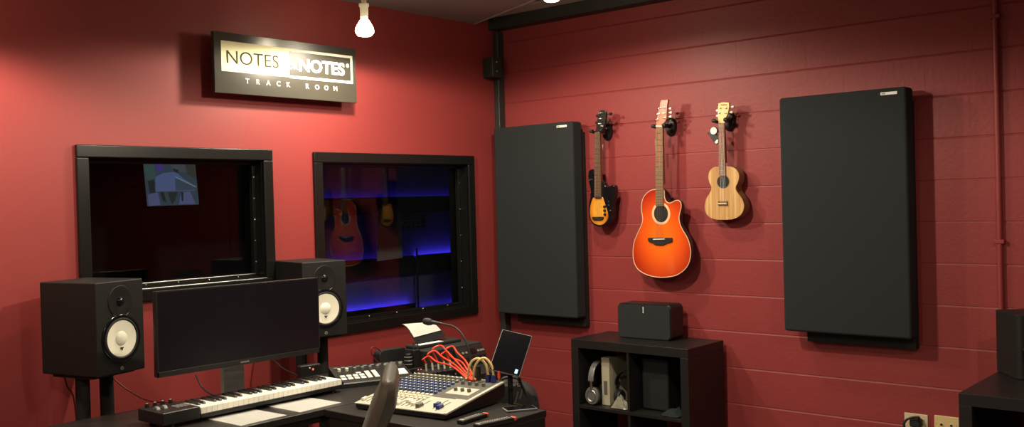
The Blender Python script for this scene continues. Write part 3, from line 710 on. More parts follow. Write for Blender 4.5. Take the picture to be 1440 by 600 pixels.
headphones('black headphones leaning beside the cream binder in the shelf cube', (-.29, -1.177, zs), R(86), 'matte_black', 'matte_black', 'plastic_black').scale = (.92, 1, 1)
gb = thing('grey_box', 'thin grey card box upright behind the black headphones', 'box', (-.13, -1.165, zs))
MB().bb(-.09, .10, -.022, .022, 0, .22, .002).build('carton', 'grey_book', gb)
MB().bb(-.091, -.0895, -.015, .015, .12, .18).build('sticker', 'grey_plastic', gb, sharp=0)
def crumple(nu, nv, sx, sy, sz, seed):
    rr = random.Random(seed); G = [[rr.random() for _ in range(nv+1)] for _ in range(nu+1)]
    def f(u, v):
        i, j = round(u*nu), round(v*nv); e = math.sin(PI*u)*math.sin(PI*v)
        return ((u-.5)*sx+(G[i][j]-.5)*sx/nu*.8, (v-.5)*sy+(G[j % nu][i % nv]-.5)*sy/nv*.8, .004+e*sz*(.45+.75*G[i][j]))
    return f
pb = MB().grid(crumple(7, 7, .055, .11, .075, 5), 7, 7, .001).build('plastic_bag', 'plastic_film', sharp=12)
pb.location = (-.376, -1.185, zs); pb.rotation_euler = (0, 0, .0); tag(pb, 'crumpled pale plastic bag on the shelf below the black headphones', 'bag')
cs = thing('equipment_case', 'black equipment case in the right hand cube of the low shelf', 'case', (-.17, -1.352, zs))
MB().bb(-.14, .12, -.11, .065, 0, .295, .012).build('shell', 'matte_black', cs)
MB().tube([(-.03, -.03, .293), (-.03, -.03, .315), (.05, -.03, .315), (.05, -.03, .293)], .006, 8).build('handle', 'rubber', cs)
cl = MB().grid(crumple(6, 6, .15, .11, .05, 9), 6, 6, .002).build('folded_cloth', mat('dark_teal_cloth', (.03, .045, .05), .9, var=.2), sharp=25)
cl.location = (-.34, -1.52, zs); tag(cl, 'small dark crumpled cloth at the right end of the low shelf cube', 'cloth')

# small monitor speaker on the far right unit
def monitor_speaker(label, loc, facing, W, H_, D, group=None, chamfer=.0):
    """loc = bottom centre of the front face; facing = heading of the front's normal"""
    t = thing('monitor_speaker', label, 'speaker', loc, facing+PI/2, group=group)   # local: front faces -y, x to the viewer's right
    if chamfer:
        pts = [(-W/2, D), (W/2, D), (W/2, chamfer), (W/2-chamfer, 0), (-W/2+chamfer, 0), (-W/2, chamfer)]
        cab = MB().prism(pts, 0, H_, lambda u, v, d: (u, v, d), .003).build('cabinet', 'vinyl_black', t)
    else:
        cab = MB().bb(-W/2, W/2, 0, D, 0, H_, .006, 2).build('cabinet', 'vinyl_black', t)
    wr = W*.36; wz = wr+H_*.145; tz = H_*.775; tr = W*.24
    F = Matrix.Rotation(PI/2, 4, 'X')
    T = lambda z, dy=0: Matrix.Translation((0, -dy, z)) @ F
    MB().lathe([(wr*1.0, -.001), (wr*1.12, -.001), (wr*1.12, .003), (wr*1.06, .006), (wr*.98, .006), (wr*.94, .002)], 40, T(wz)).build('woofer_ring', 'gloss_black', t)
    MB().lathe([(wr*1.0, .0005), (wr*.97, .006), (wr*.90, .0075), (wr*.84, .003)], 40, T(wz)).build('surround', 'rubber', t)
    cone = MB().lathe([(wr*.845, .0045), (wr*.30, -.0), (wr*.28, .001)], 40, T(wz)).build('cone', 'white_cone', t)
    # recessed look: the cone dips in to a shallow centre and carries a white cap
    MB().lathe([(wr*.34, .0005), (wr*.30, .004), (wr*.18, .008), (0, .009)], 28, T(wz)).build('dust_cap', 'white_cone', cone)
    mk = MB()
    for a in (-90, 30, 150):
        mk.cyl((0, -.0035, wz-wr*.46), (wr*.085*math.cos(R(a)), -.0035, wz-wr*.46+wr*.085*math.sin(R(a))), wr*.03, seg=8)
    mk.build('cone_mark', 'matte_black', cone)
    MB().lathe([(tr*1.02, -.001), (tr*1.05, .002), (tr*1.0, .0035), (tr*.55, .0005), (tr*.30, -.0), (0, .000)], 32, T(tz), sy=1.06).build('tweeter_guide', 'plastic_black', t)
    MB().lathe([(tr*.30, .000), (tr*.27, .006), (tr*.12, .011), (0, .012)], 20, T(tz)).build('tweeter_dome', 'gloss_black', t)
    if not chamfer:
        ar = MB()
        for k in range(9):
            pass
        pts = [(tr*1.10*math.sin(a), -.003, tz-tr*1.10*math.cos(a)) for a in [R(-38+76*k/8) for k in range(9)]]
        MB().tube(pts, .0013, 6, 2).build('trim_arc', 'chrome', t)
        # three-tuning-fork style badge: ring and three bars
        b = MB().lathe([(W*.026, 0), (W*.032, .0), (W*.032, .0012), (W*.026, .0012), (W*.026, 0)], 20, T(H_*.055))
        for a in (90, 210, 330):
            b.cyl((0, -.0006, H_*.055), (W*.029*math.cos(R(a)), -.0006, H_*.055+W*.029*math.sin(R(a))), W*.0045, seg=6)
        b.build('badge', 'grey_print', t)
    return t
monitor_speaker('studio monitor speaker with white cone on a stand left of the computer screen', (-2.936, -.428, .921), R(-75.3), .25, .39, .334, 'white cone monitor speakers')
monitor_speaker('studio monitor speaker with white cone partly behind the computer screen', (-1.799, -.351, .928), R(-100.9), .25, .39, .334, 'white cone monitor speakers')
fc = at(1432, 534.5, 2, .786); fb = at(1401, 521, 2, .786)
fd = (fc-fb); a_ = math.atan2(fd.y, fd.x); nx_ = Vector((math.cos(a_), math.sin(a_), 0)); rx_ = Vector((-math.sin(a_), math.cos(a_), 0))
ctr = fc + rx_*.089 + nx_*0.0
Tm = monitor_speaker('small black chamfered speaker on the open cube unit at the right edge', (ctr.x, ctr.y, .786), a_, .178, .275, .222, None, chamfer=.030)

# ================================================================== OUTLETS
def outlet(label, a, b, ztop, material, holes):
    y0, y1 = a, b; w = abs(y1-y0)
    t = thing('outlet_plate', label, 'outlet', (0, (y0+y1)/2, ztop-w), group='wall outlet plates')
    MB().bb(-.006, 0, -w/2, w/2, 0, w, .003).build('plate', material, t)
    for s in (-1, 1):
        if holes == 'jack':
            MB().lathe([(.0065, .006), (.011, .006), (.010, .0085), (.0065, .0085)], 16, Matrix.Translation((0, s*.023, w*.62)) @ Matrix.Rotation(-PI/2, 4, 'Y')).build('jack_ring', material, t)
            MB().lathe([(0, .0062), (.0065, .0062), (0, .0066)], 12, Matrix.Translation((0, s*.023, w*.62)) @ Matrix.Rotation(-PI/2, 4, 'Y')).build('jack_hole', 'matte_black', t)
            MB().lathe([(0, .0062), (.003, .0062), (.0, .0075)], 8, Matrix.Translation((0, s*.047, w*.64)) @ Matrix.Rotation(-PI/2, 4, 'Y')).build('screw', 'alu', t)
        else:
            for zz in (.33, .70):
                MB().bb(-.0085, -.005, s*.023-.016, s*.023+.016, w*zz-.013, w*zz+.013, .004).build('receptacle', material, t)
    return t
outlet('pale wall outlet plate with a black plug in it', -2.643, -2.757, .492, 'ivory_pale', 'plug')
outlet('ivory wall plate with two round jacks beside the open cube unit', -2.787, -2.902, .497, 'ivory', 'jack')
pg = thing('power_plug', 'black power plug with coiled cord in the pale outlet plate', 'plug', (-.009, -2.705, .455))
MB().bb(-.045, 0, -.030, .022, -.022, .020, .008, 3).build('plug_body', 'rubber', pg)
MB().tube([(-.04, -.02, .01), (-.06, -.03, .035), (-.055, .0, .03), (-.055, .03, .015), (-.06, .042, -.01), (-.06, .03, -.035), (-.05, 0, -.045), (-.04, -.01, -.10), (-.03, .02, -.25), (-.03, .10, -.435)], .006, 8).build('cord', 'cable_black', pg)

# painted conduit
cz = thing('conduit', 'thin red painted conduit running up the block wall at the right', 'conduit', (0, -3.103, 0))
MB().cyl((-.013, 0, .09), (-.013, 0, 2.735), .0125, seg=14).build('pipe', 'wall_block', cz)
for z in (.35, 1.35, 2.4): MB().bb(-.028, 0, -.022, .022, z-.010, z+.010, .003).build('strap', 'wall_block', cz)
# dark box high in the corner
jb = thing('junction_box', 'small dark box high in the corner beside the black channel', 'junction box', (-.115, -.0, 2.42))
MB().bb(-.05, .05, -.09, 0, 0, .13, .006).build('housing', 'steel', jb)
for z in (.04, .10): MB().lathe([(0, 0), (.006, 0), (.004, .004), (0, .005)], 10, Matrix.Translation((-.01, -.09, z)) @ Matrix.Rotation(PI/2, 4, 'X')).build('screw', 'alu', jb)

# ================================================================== DESK
DZ = .757
dk = thing('desk', 'long black desk under the windows carrying the keyboard', 'desk', (-2.2, -.76, 0))
MB().bb(-1.05, 1.05, -.345, .34, DZ-.030, DZ, .004).build('top', 'desk_black', dk)
MB().bb(-1.02, 1.02, -.333, -.315, DZ-.055, DZ-.030, .002).build('apron', 'desk_black', dk)
for x, y in ((-1.0, -.28), (1.0, -.28), (-1.0, .29), (1.0, .29)):
    MB().bb(x-.025, x+.025, y-.025, y+.025, 0, DZ-.030, .003).build('leg', 'desk_black', dk)
rt = thing('side_desk', 'black side desk under the mixing console', 'desk', (-2.165, -1.50, 0))
MB().bb(-.255, .255, -.39, .385, DZ-.03, DZ, .004).build('top', 'desk_black', rt)
MB().bb(-.25, .25, -.385, -.355, 0, DZ-.03, .002).build('side_panel', 'desk_black', rt)
for x in (-.22, .22): MB().bb(x-.02, x+.02, .345, .385, 0, DZ-.03, .002).build('leg', 'desk_black', rt)
MB().bb(.235, .25, -.355, .355, .05, DZ-.03, .001).build('modesty_panel', 'desk_black', rt)
MB().bb(-.25, -.235, -.355, .355, DZ-.16, DZ-.03, .001).build('drawer', 'desk_black', rt)

# papers
def paper(label, px, py, w, h, rz):
    p = at(px, py, 2, DZ+.001)
    o = MB().grid(lambda u, v: ((u-.5)*w, (v-1)*h, .0008+.0012*math.sin(3*u+2*v)), 8, 8, .0006).build('paper_sheet', 'paper', sharp=0)
    o.location = (p.x, p.y, DZ+.0015); o.rotation_euler = (0, 0, rz); tag(o, label, 'paper', 'papers on the desk')
pa = at(405, 563.7, 2, DZ+.002); pb_ = at(325, 581.5, 2, DZ+.002)
for lab, mid in (('blank white sheet on the desk before the right end of the keyboard', (-2.413, -.845)), ('blank white sheet on the desk before the left half of the keyboard', (-2.700, -.853))):
    o = MB().grid(lambda u, v: ((u-.5)*.222, (v-1)*.232, .0012+.0008*math.sin(3*u+2*v)), 8, 8, .0006).build('paper_sheet', 'paper', sharp=0)
    o.location = (mid[0], mid[1], DZ+.001); o.rotation_euler = (0, 0, R(2)); tag(o, lab, 'paper', 'papers on the desk')

# keyboard controller: local x along the keys, -y to the player
KB = (-3.018, -.892, DZ)
kb = thing('keyboard_controller', 'black and white piano keyboard controller lying on the desk under the screen', 'keyboard', KB, R(1.0))
KL, KD, KH = .900, .185, .062
MB().bb(.165, KL, 0, KD, .014, .034, .004).bb(0, .165, 0, KD, .014, KH+.003, .006).bb(.165, KL, KD-.038, KD, .03, KH-.002, .004).bb(KL-.010, KL, 0, KD-.03, .03, .045, .003).build('body', 'plastic_black', kb)
for x in (.05, KL-.05):
    for y in (.02, KD-.02): MB().cyl((x, y, 0), (x, y, .015), .010, seg=12).build('foot', 'rubber', kb)
ww = (KL-.012-.168)/29; proto = None
for i in range(29):
    x = .168+ww*i
    if proto is None: proto = MB().bb(.0004, ww-.0004, .002, .146, .030, .058, .0015, 2).build('white_key', 'white_key', kb, loc=(x, 0, 0))
    else: part_copy(proto, kb, (x, 0, 0))
proto = None
for i in range(28):
    if i % 7 in (0, 1, 3, 4, 5):
        x = .168+ww*(i+1)
        if proto is None:
            proto = MB().prism([(.052, .055), (.147, .055), (.147, .068), (.062, .068), (.054, .064)], -.0055, .0055, lambda u, v, d: (d, u, v), .0012).build('black_key', 'plastic_black', kb, loc=(x, 0, 0))
        else: part_copy(proto, kb, (x, 0, 0))
for i in range(4):
    MB().lathe([(0, 0), (.0085, 0), (.0075, .014), (0, .015)], 14, Matrix.Translation((.028+.034*i, KD-.024, KH+.003))).build('knob', 'plastic_black', kb)
for i in range(4):
    MB().lathe([(0, 0), (.005, .0), (.004, .001), (0, .0012)], 10, Matrix.Translation((.028+.034*i, KD-.024, KH+.018))).build('knob_cap', 'grey_print', kb)
for x in (.030, .062):
    MB().lathe([(0, -.007), (.020, -.007), (.021, 0), (.020, .007), (0, .007)], 24, Matrix.Translation((x, .095, KH-.006)) @ Matrix.Rotation(PI/2, 4, 'Y')).build('wheel', 'grey_plastic', kb)
for i in range(4):
    for j in range(2): MB().bb(.092+.017*i, .105+.017*i, .05+.028*j, .068+.028*j, KH+.002, KH+.006, .001).build('button', 'grey_plastic', kb)
MB().bb(.17, KL-.014, KD-.034, KD-.030, KH-.003, KH-.0005).build('red_felt_strip', 'cable_darkred', kb, sharp=0)

# computer screen
MY = -.70
sc_ = thing('computer_monitor', 'wide dark computer screen standing on the desk between the monitor speakers', 'monitor', (-2.517, MY+.10, DZ))
TL, TR, BR, BL = at(216, 411, 1, MY), at(444, 389, 1, MY), at(453, 491, 1, MY), at(224, 535, 1, MY)
lx = lambda P: (P.x+2.517, P.z-DZ)
cor = [lx(TL), lx(TR), lx(BR), lx(BL)]
x0 = (cor[0][0]+cor[3][0])/2; x1 = (cor[1][0]+cor[2][0])/2; z1 = (cor[0][1]+cor[1][1])/2; z0 = (cor[2][1]+cor[3][1])/2
T_ = Matrix.Rotation(R(-.4), 4, 'Y')
cxm, czm = (x0+x1)/2, (z0+z1)/2; hw, hh = (x1-x0)/2, (z1-z0)/2
dsp = bpy.data.objects.new('display', None)
MB().bb(-hw, hw, -.100, -.072, -hh, hh, .004).bb(-hw*.55, hw*.55, -.075, -.045, -hh*.6, hh*.5, .012).build('housing', 'plastic_black', sc_, loc=(cxm, 0, czm), rot=(0, R(.4), 0))
MB().bb(-hw+.006, hw-.006, -.1012, -.0995, -hh+.022, hh-.007).build('screen', 'monitor_screen', sc_, loc=(cxm, 0, czm), rot=(0, R(.4), 0), sharp=0)
fr = MB(); 
fr.bb(-hw, hw, -.1025, -.099, hh-.007, hh, .001); fr.bb(-hw, -hw+.006, -.1025, -.099, -hh, hh, .001); fr.bb(hw-.006, hw, -.1025, -.099, -hh, hh, .001); fr.bb(-hw, hw, -.1025, -.099, -hh, -hh+.022, .001)
fr.build('bezel', 'plastic_black', sc_, loc=(cxm, 0, czm), rot=(0, R(.4), 0))
MB().bb(-.022, .022, -.1032, -.1024, -hh+.008, -hh+.015).build('maker_mark', 'grey_plastic', sc_, loc=(cxm, 0, czm), rot=(0, R(.4), 0), sharp=0)
MB().bb(-.055, .055, -.012, .012, .012, czm+.03, .006).bb(-.045, .045, -.05, -.005, czm-.05, czm+.05, .005).build('stand_column', 'stand_grey', sc_)
MB().bb(-.13, .13, -.085, .12, 0, .013, .006).build('stand_base', 'stand_grey', sc_)

# speaker stands: base, two pillars, top plate
def speaker_stand(label, front, facing, z):
    n = Vector((math.cos(facing), math.sin(facing), 0)); c = Vector((front[0], front[1], 0)) - n*.167
    t = thing('speaker_stand', label, 'speaker stand', (c.x, c.y, 0), facing+PI/2, group='twin pillar speaker stands')
    MB().bb(-.11, .11, -.12, .12, z-.012, z, .003).build('top_plate', 'matte_black', t)
    for x in (-.062, .062): MB().cyl((x, 0, .02), (x, 0, z-.012), .029, seg=20).build('pillar', 'matte_black', t)
    MB().bb(-.15, .15, -.12, .12, 0, .02, .004).build('base_plate', 'matte_black', t)
speaker_stand('black twin pillar stand under the left studio monitor', (-2.936, -.428), R(-75.3), .9205)
speaker_stand('black twin pillar stand under the studio monitor behind the screen', (-1.799, -.351), R(-100.9), .9275)

# small router and loose cables behind the desk
ro = thing('small_router', 'small black box with red indicator behind the right end of the keyboard', 'router', (-2.062, -.545, DZ), R(-8))
MB().bb(-.055, .055, -.02, .02, 0, .085, .006).build('case', 'plastic_black', ro)
MB().lathe([(0, 0), (.005, 0), (.003, .004), (0, .004)], 10, Matrix.Translation((.012, -.02, .062)) @ Matrix.Rotation(PI/2, 4, 'X')).build('indicator', 'led_red', ro)
MB().lathe([(0, 0), (.004, 0), (.003, .003), (0, .003)], 10, Matrix.Translation((-.006, -.02, .070)) @ Matrix.Rotation(PI/2, 4, 'X')).build('indicator', 'led_white', ro)
def cable(pts, r, material, label, group=None, name='cable'):
    o = MB().tube(pts, r, 7).build(name, material); tag(o, label, 'cable', group); return o
cable([(-3.06, -.15, .93), (-3.03, -.12, .85), (-2.99, -.10, .76), (-2.97, -.09, .40), (-2.95, -.07, .01)], .004, 'cable_darkred', 'thin dark cable hanging behind the left speaker stand')
cable([(-2.90, -.17, .93), (-2.87, -.24, .86), (-2.82, -.30, .80), (-2.77, -.36, .765), (-2.72, -.46, .763), (-2.69, -.55, .763)], .0035, 'cable_darkred', 'thin dark red cable running from the left monitor speaker down to the desk')
cable([(-2.62, -.47, .87), (-2.62, -.52, .82), (-2.61, -.60, .79), (-2.54, -.645, .777), (-2.47, -.65, .80), (-2.42, -.645, .79), (-2.365, -.63, .763)], .0035, 'cable_black', 'black cable looping round the foot of the computer screen')
cable([(-1.99, -.10, .93), (-2.02, -.16, .86), (-2.04, -.3, .80), (-2.06, -.46, .775), (-2.10, -.50, .762)], .0035, 'cable_black', 'black cable hanging behind the small router')

# pad controller
pc = thing('pad_controller', 'black pad controller with white pads on the desk between keyboard and mixing console', 'controller', (at(477.5, 547, 2, DZ).x, at(477.5, 547, 2, DZ).y, DZ), R(-24))
PW, PD = .365, .205
prof = [(0, 0), (0, .020), (.012, .028), (PD-.012, .072), (PD, .068), (PD, 0)]
MB().prism(prof, 0, PW, lambda u, v, d: (d, u, v), .003).build('body', 'plastic_black', pc)
sl = math.atan2(.072-.028, PD-.024); 
PT = Matrix.Translation((0, .012, .028)) @ Matrix.Rotation(sl, 4, 'X')
PLn = math.hypot(.072-.028, PD-.024)
def on_pc(b): return PT
for r_ in range(2):
    for c_ in range(4):
        MB().bb(.022+.031*c_, .046+.031*c_, .018+.030*r_, .040+.030*r_, .0, .005, .002, T=PT).build('pad', 'led_white', pc)
for c_ in range(2): MB().bb(.148+.034*c_, .170+.034*c_, .018, .098, 0, .004, .001, T=PT).build('touch_strip', 'knob_white', pc)
MB().bb(.292, .345, .02, .085, 0, .004, .001, T=PT).build('display', 'led_white', pc)
MB().bb(.106, .130, .080, .092, 0, .004, .001, T=PT).build('button', 'led_white', pc)
for c_ in range(9):
    MB().lathe([(0, 0), (.009, 0), (.008, .013), (0, .014)], 14, PT @ Matrix.Translation((.035+.038*c_, .128, 0))).build('knob', 'grey_plastic' if c_ > 1 else 'knob_white', pc)
for c_ in range(10):
    MB().bb(.018+.036*c_, .038+.036*c_, .158, .168, 0, .004, .001, T=PT).build('button', 'grey_plastic', pc)

# ================================================================== MIXING CONSOLE
mx_o = (-2.337, -1.21, DZ); mrz = math.atan2(-1.69+1.21, -2.28+2.337)
mx = thing('mixing_console', 'sloping mixing console with rows of blue knobs on the side desk', 'mixer', mx_o, mrz)
MW, MD, MF, MR = .483, .41, .024, .082
prof = [(0, .004), (0, MF-.004), (MD, MR-.004), (MD, .02), (MD*.85, .004)]
MB().prism(prof, .006, MW-.006, lambda u, v, d: (d, u, v), .002).build('chassis', 'plastic_black', mx)
ms = math.atan2(MR-MF, MD); PT = Matrix.Translation((0, 0, MF-.004)) @ Matrix.Rotation(ms, 4, 'X')
ML = math.hypot(MD, MR-MF)
MB().bb(0, MW, 0, ML, .0005, .006, .0015, T=PT).build('panel', 'silver_panel', mx)
MB().bb(.004, MW-.020, ML*.40, ML*.985, .0055, .0068, T=PT).build('knob_section', 'panel_dark', mx, sharp=0)
MB().bb(MW*.655, MW-.045, ML*.50, ML*.70, .0065, .0078, T=PT).build('master_section', 'silver_panel', mx, sharp=0)
MB().bb(MW*.60, MW-.075, ML*.385, ML*.47, .0055, .0072, T=PT).build('display', 'panel_dark', mx, sharp=0)
zt = .0068
kn = {}
def knob(x, y, material, key, prof, name='knob'):
    if key not in kn:
        o = kn[key] = MB().lathe(prof, 10).build(name, material, mx)
        if prof is KP:      # pale pointer on top of each rotary knob
            o.data.materials.append(M['knob_white'])
            for f_ in o.data.polygons:
                c_ = f_.center
                if c_.z > .0090 and c_.y > .25*abs(c_.x) and c_.y > 0 and abs(c_.x) < .0035: f_.material_index = 1
    else: o = part_copy(kn[key], mx)
    o.matrix_local = PT @ Matrix.Translation((x, y, zt))
    return o
KP = [(0, 0), (.0086, 0), (.0080, .007), (.0066, .0095), (.0042, .0097), (0, .0097)]
cols = [.020+.0235*i for i in range(12)]
for i, x in enumerate(cols):
    for j in range(6):
        knob(x, ML*(.47+.072*j), 'knob_blue' if j < 5 else 'knob_grey', 'b' if j < 5 else 'g', KP)
tops = None
for i, x in enumerate(cols):
    b_ = MB().box((0, 0, 0), (.013, .013, .008), .0015).build('level_switch', 'knob_white', mx) if i == 0 else part_copy(b0, mx)
    if i == 0: b0 = b_
    b_.matrix_local = PT @ Matrix.Translation((x, ML*.40, zt+.003))
for j in range(2):
    for i in range(14):
        x = .020+.0235*i if i < 12 else MW*.63+.045*(i-12)
        o = knob(x+.002*j, ML*(.905+.05*j), 'knob_grey', 'jackring' if j else 'trim', [(0, 0), (.0085, 0), (.0085, .003), (.005, .006), (0, .006)] if j else KP, 'jack' if j else 'knob')
        if i < 12 and not j: knob(x, ML*.905, 'knob_white', 'cap', [(0, .0126), (.003, .0126), (.002, .0136), (0, .0136)], 'knob_mark')
for i, x in enumerate(cols):
    o = MB().bb(-.0015, .0015, -.055, .055, 0, .0008).build('fader_slot', 'matte_black', mx, sharp=0) if i == 0 else part_copy(fs, mx)
    if i == 0: fs = o
    o.matrix_local = PT @ Matrix.Translation((x, ML*.20, .0062))
    o = MB().prism([(-.014, 0), (-.012, .011), (0, .008), (.012, .011), (.014, 0)], -.0075, .0075, lambda u, v, d: (d, u, v), .001).build('fader', 'knob_white', mx) if i == 0 else part_copy(fd_, mx)
    if i == 0: fd_ = o
    o.matrix_local = PT @ Matrix.Translation((x, ML*(.10+.03*((i*7) % 4)), .0065))
for r_ in range(2):
    for i, x in enumerate(cols):
        o = MB().box((0, 0, 0), (.016, .011, .008), .0015).build('mute_button', 'knob_white', mx) if (i == 0 and r_ == 0) else part_copy(mb0, mx)
        if i == 0 and r_ == 0: mb0 = o
        o.matrix_local = PT @ Matrix.Translation((x, ML*(.29+.055*r_), .0085))
for x, y, mt in ((MW*.655, .10, 'knob_grey'), (MW*.80, .165, 'knob_navy'), (MW*.855, .12, 'knob_navy')):
    MB().bb(x-.0015, x+.0015, y*ML-.03, ML*(y+.17), .006, .007, T=PT).build('fader_slot', 'matte_black', mx, sharp=0)
    MB().prism([(-.017, 0), (-.014, .014), (0, .010), (.014, .014), (.017, 0)], -.009, .009, lambda u, v, d: (d, u, v), .0015).build('master_fader', mt, mx).matrix_local = PT @ Matrix.Translation((x, ML*y, .0065))
for i in range(3): knob(MW*(.71+.072*i), ML*.60, 'knob_grey', 'm', [(0, 0), (.0085, 0), (.0075, .014), (0, .0145)])
for i in range(4): knob(MW*(.66+.075*i), ML*.80, 'knob_grey', 'm', KP)
MB().bb(MW-.013, MW, 0, ML, .006, .0085, .001, T=PT).build('edge_rail', 'silver_panel', mx)

# patch box with upright silver plugs, red cables to the mixer's rear
Mw = Matrix.Translation(mx_o) @ Matrix.Rotation(mrz, 4, 'Z')
def mixer_pt(u, v, h): return Mw @ (PT @ Vector((MW*u, ML*v, h)))
pbx = thing('patch_box', 'low black patch box behind the console with red cables plugged in', 'patch box', (-1.655, -1.02, DZ), R(-14))
MB().bb(-.10, .10, -.055, .055, 0, .045, .004).build('case', 'plastic_black', pbx)
for i in range(4): MB().lathe([(0, 0), (.0045, 0), (.0045, .004), (0, .004)], 10, Matrix.Translation((-.06+.04*i, -.055, .022)) @ Matrix.Rotation(PI/2, 4, 'X')).build('knob', 'grey_plastic', pbx)
PB = Matrix.Translation((-1.655, -1.02, DZ)) @ Matrix.Rotation(R(-14), 4, 'Z')
ordn = ('leftmost', 'second from left', 'third from left', 'fourth from left', 'rightmost')
for i in range(5):
    base = PB @ Vector((-.066+.033*i, 0, .045))
    e = mixer_pt(.655+.022*i, .90, .010)
    t = thing('patch_cable', 'red patch cable between patch box and console, %s of the five plugs' % ordn[i], 'cable', base, group='red patch cables')
    sp = Vector((-.004*(i-2), 0, 0))
    MB().cyl((0, 0, 0), (-.004, 0, .036), .0058, .0048, seg=12).build('plug', 'knob_white', t)
    hgt = .068+.011*((i*2) % 5); d_ = e-base
    MB().tube([(-.004, 0, .034), Vector((-.014, .004, .056)), Vector((-.030-.006*(i % 3), -.004, hgt-.010)), Vector((-.012, -.03, hgt+.006)),
               Vector((d_.x*.22, d_.y*.25, hgt-.008)), Vector((d_.x*.58, d_.y*.60, d_.z*.5+.050+.004*i)), d_*.86+Vector((0, 0, .022)), d_], .0042, 8).build('lead', 'cable_red', t)
for i in range(2):
    e = mixer_pt(.855+.06*i, .93, .006)
    t = thing('short_cable', 'pale yellow cable arching from a blue plug at the console rear, %s one' % ('left' if i == 0 else 'right'), 'cable', e, group='pale yellow cables with blue plugs')
    MB().cyl((0, 0, 0), (0, 0, .032), .012, .0105, seg=14).build('plug', 'knob_navy', t)
    up = _u; 
    MB().tube([(0, 0, .03), (-.006, .006, .075), (-.02, .03, .100+.004*i), (-.03, .06, .090), (-.028, .085, .055), (-.02, .10, .012)], .0052, 8).build('lead', 'cable_yellow', t)
e = mixer_pt(.965, .94, .006)
t = thing('jack_plug', 'small red plug standing at the rear right corner of the console', 'plug', e)
MB().cyl((0, 0, 0), (0, 0, .022), .006, seg=12).build('barrel', 'alu', t); MB().cyl((0, 0, .022), (0, 0, .05), .007, .005, seg=12).build('boot', 'cable_red', t)

# gooseneck microphone standing in the console's rear
gb_ = mixer_pt(.735, .955, .006)
gm = thing('gooseneck_microphone', 'black gooseneck microphone rising from the console rear and bending left', 'microphone', gb_)
MB().cyl((0, 0, 0), (0, 0, .060), .0115, .010, seg=16).build('plug', 'plastic_black', gm)
hp = [at(664, 515, 0, gb_.x), at(659, 490, 0, gb_.x), at(650, 470, 0, gb_.x), at(638, 459, 0, gb_.x), at(622, 455, 0, gb_.x)]
pts = [Vector((0, 0, .055))] + [p-gb_ for p in hp]
MB().tube(pts, .0042, 10).build('gooseneck', 'rubber', gm)
h0 = at(622, 455, 0, gb_.x)-gb_; h1 = at(595, 451, 0, gb_.x)-gb_; hd_ = (h1-h0)
T = Matrix.Translation(h0) @ hd_.to_track_quat('Z', 'Y').to_matrix().to_4x4(); Lh = hd_.length
MB().lathe([(0, 0), (.005, 0), (.009, Lh*.35), (.0095, Lh*.55), (0, Lh*.56)], 18, T).build('capsule_body', 'plastic_black', gm)
MB().lathe([(0, Lh*.52), (.0135, Lh*.56), (.017, Lh*.74), (.014, Lh*.92), (.006, Lh), (0, Lh*1.005)], 18, T).build('windscreen', 'rubber', gm)

# printer behind the console
pr = thing('printer', 'black desktop printer with a curled sheet standing in its feed, behind the console', 'printer', (-1.375, -.90, DZ))
PWd, PDp = .195, .215
MB().bb(-PWd, PWd, .035, PDp, 0, .108, .008).bb(-PWd, PWd, 0, .04, 0, .035, .004).build('case', 'matte_black', pr)
pn = MB().prism([(0, .034), (0, .050), (.036, .100), (.042, .034)], -.02, PWd-.004, lambda u, v, d: (d, u, v), .002).build('control_panel', 'plastic_black', pr)
psl = math.atan2(.050, .036)
PTp = Matrix.Translation((0, 0, .050)) @ Matrix.Rotation(psl, 4, 'X')
MB().bb(.085, .125, .012, .040, .0005, .003, T=PTp).build('display', 'screen_off', pn, sharp=0)
for x in (.02, .045, .135, .155, .172): MB().bb(x, x+.014, .016, .028, .0005, .004, .001, T=PTp).build('button', 'grey_plastic', pn)
# raised rear with a loose strip of paper, and a curled sheet standing over its support
MB().bb(-.19, .13, .12, .21, .106, .126, .006).build('feeder', 'matte_black', pr)
MB().bb(-.165, .00, .124, .160, .1262, .1272).build('output_sheet', 'paper', pr, sharp=0)
PO = Vector((-1.375, -.90, DZ))
B0, B1 = at(582, 474, 1, -.70)-PO, at(620, 464, 1, -.70)-PO
T0, T1 = at(565, 455.5, 1, -.625)-PO, at(604, 452.5, 1, -.625)-PO
def curl(off, u0, u1, v0, th):
    def f(u, v):
        u = u0+(u1-u0)*u; v = v0+(1-v0)*v
        a = B0.lerp(B1, u); c = T0.lerp(T1, u); k = math.sin(v*PI/2)
        return (a.x+(c.x-a.x)*(v*v*.5+v*.5), a.y+(c.y-a.y)*v + off, a.z+(c.z-a.z)*k)
    return MB().grid(f, 6, 12, th)
curl(0, 0, 1, 0, .0008).build('curled_sheet', 'paper', pr)
curl(.006, -.02, 1.04, -.5, .004).build('paper_support', 'matte_black', pr)

# wireless receiver with antennas, red lights
wr_o = at(580, 520, 2, DZ+.02)
wr = thing('wireless_receiver', 'small black receiver with twin antennas and red lights behind the pad controller', 'receiver', (-1.622, -.797, DZ), R(-8))
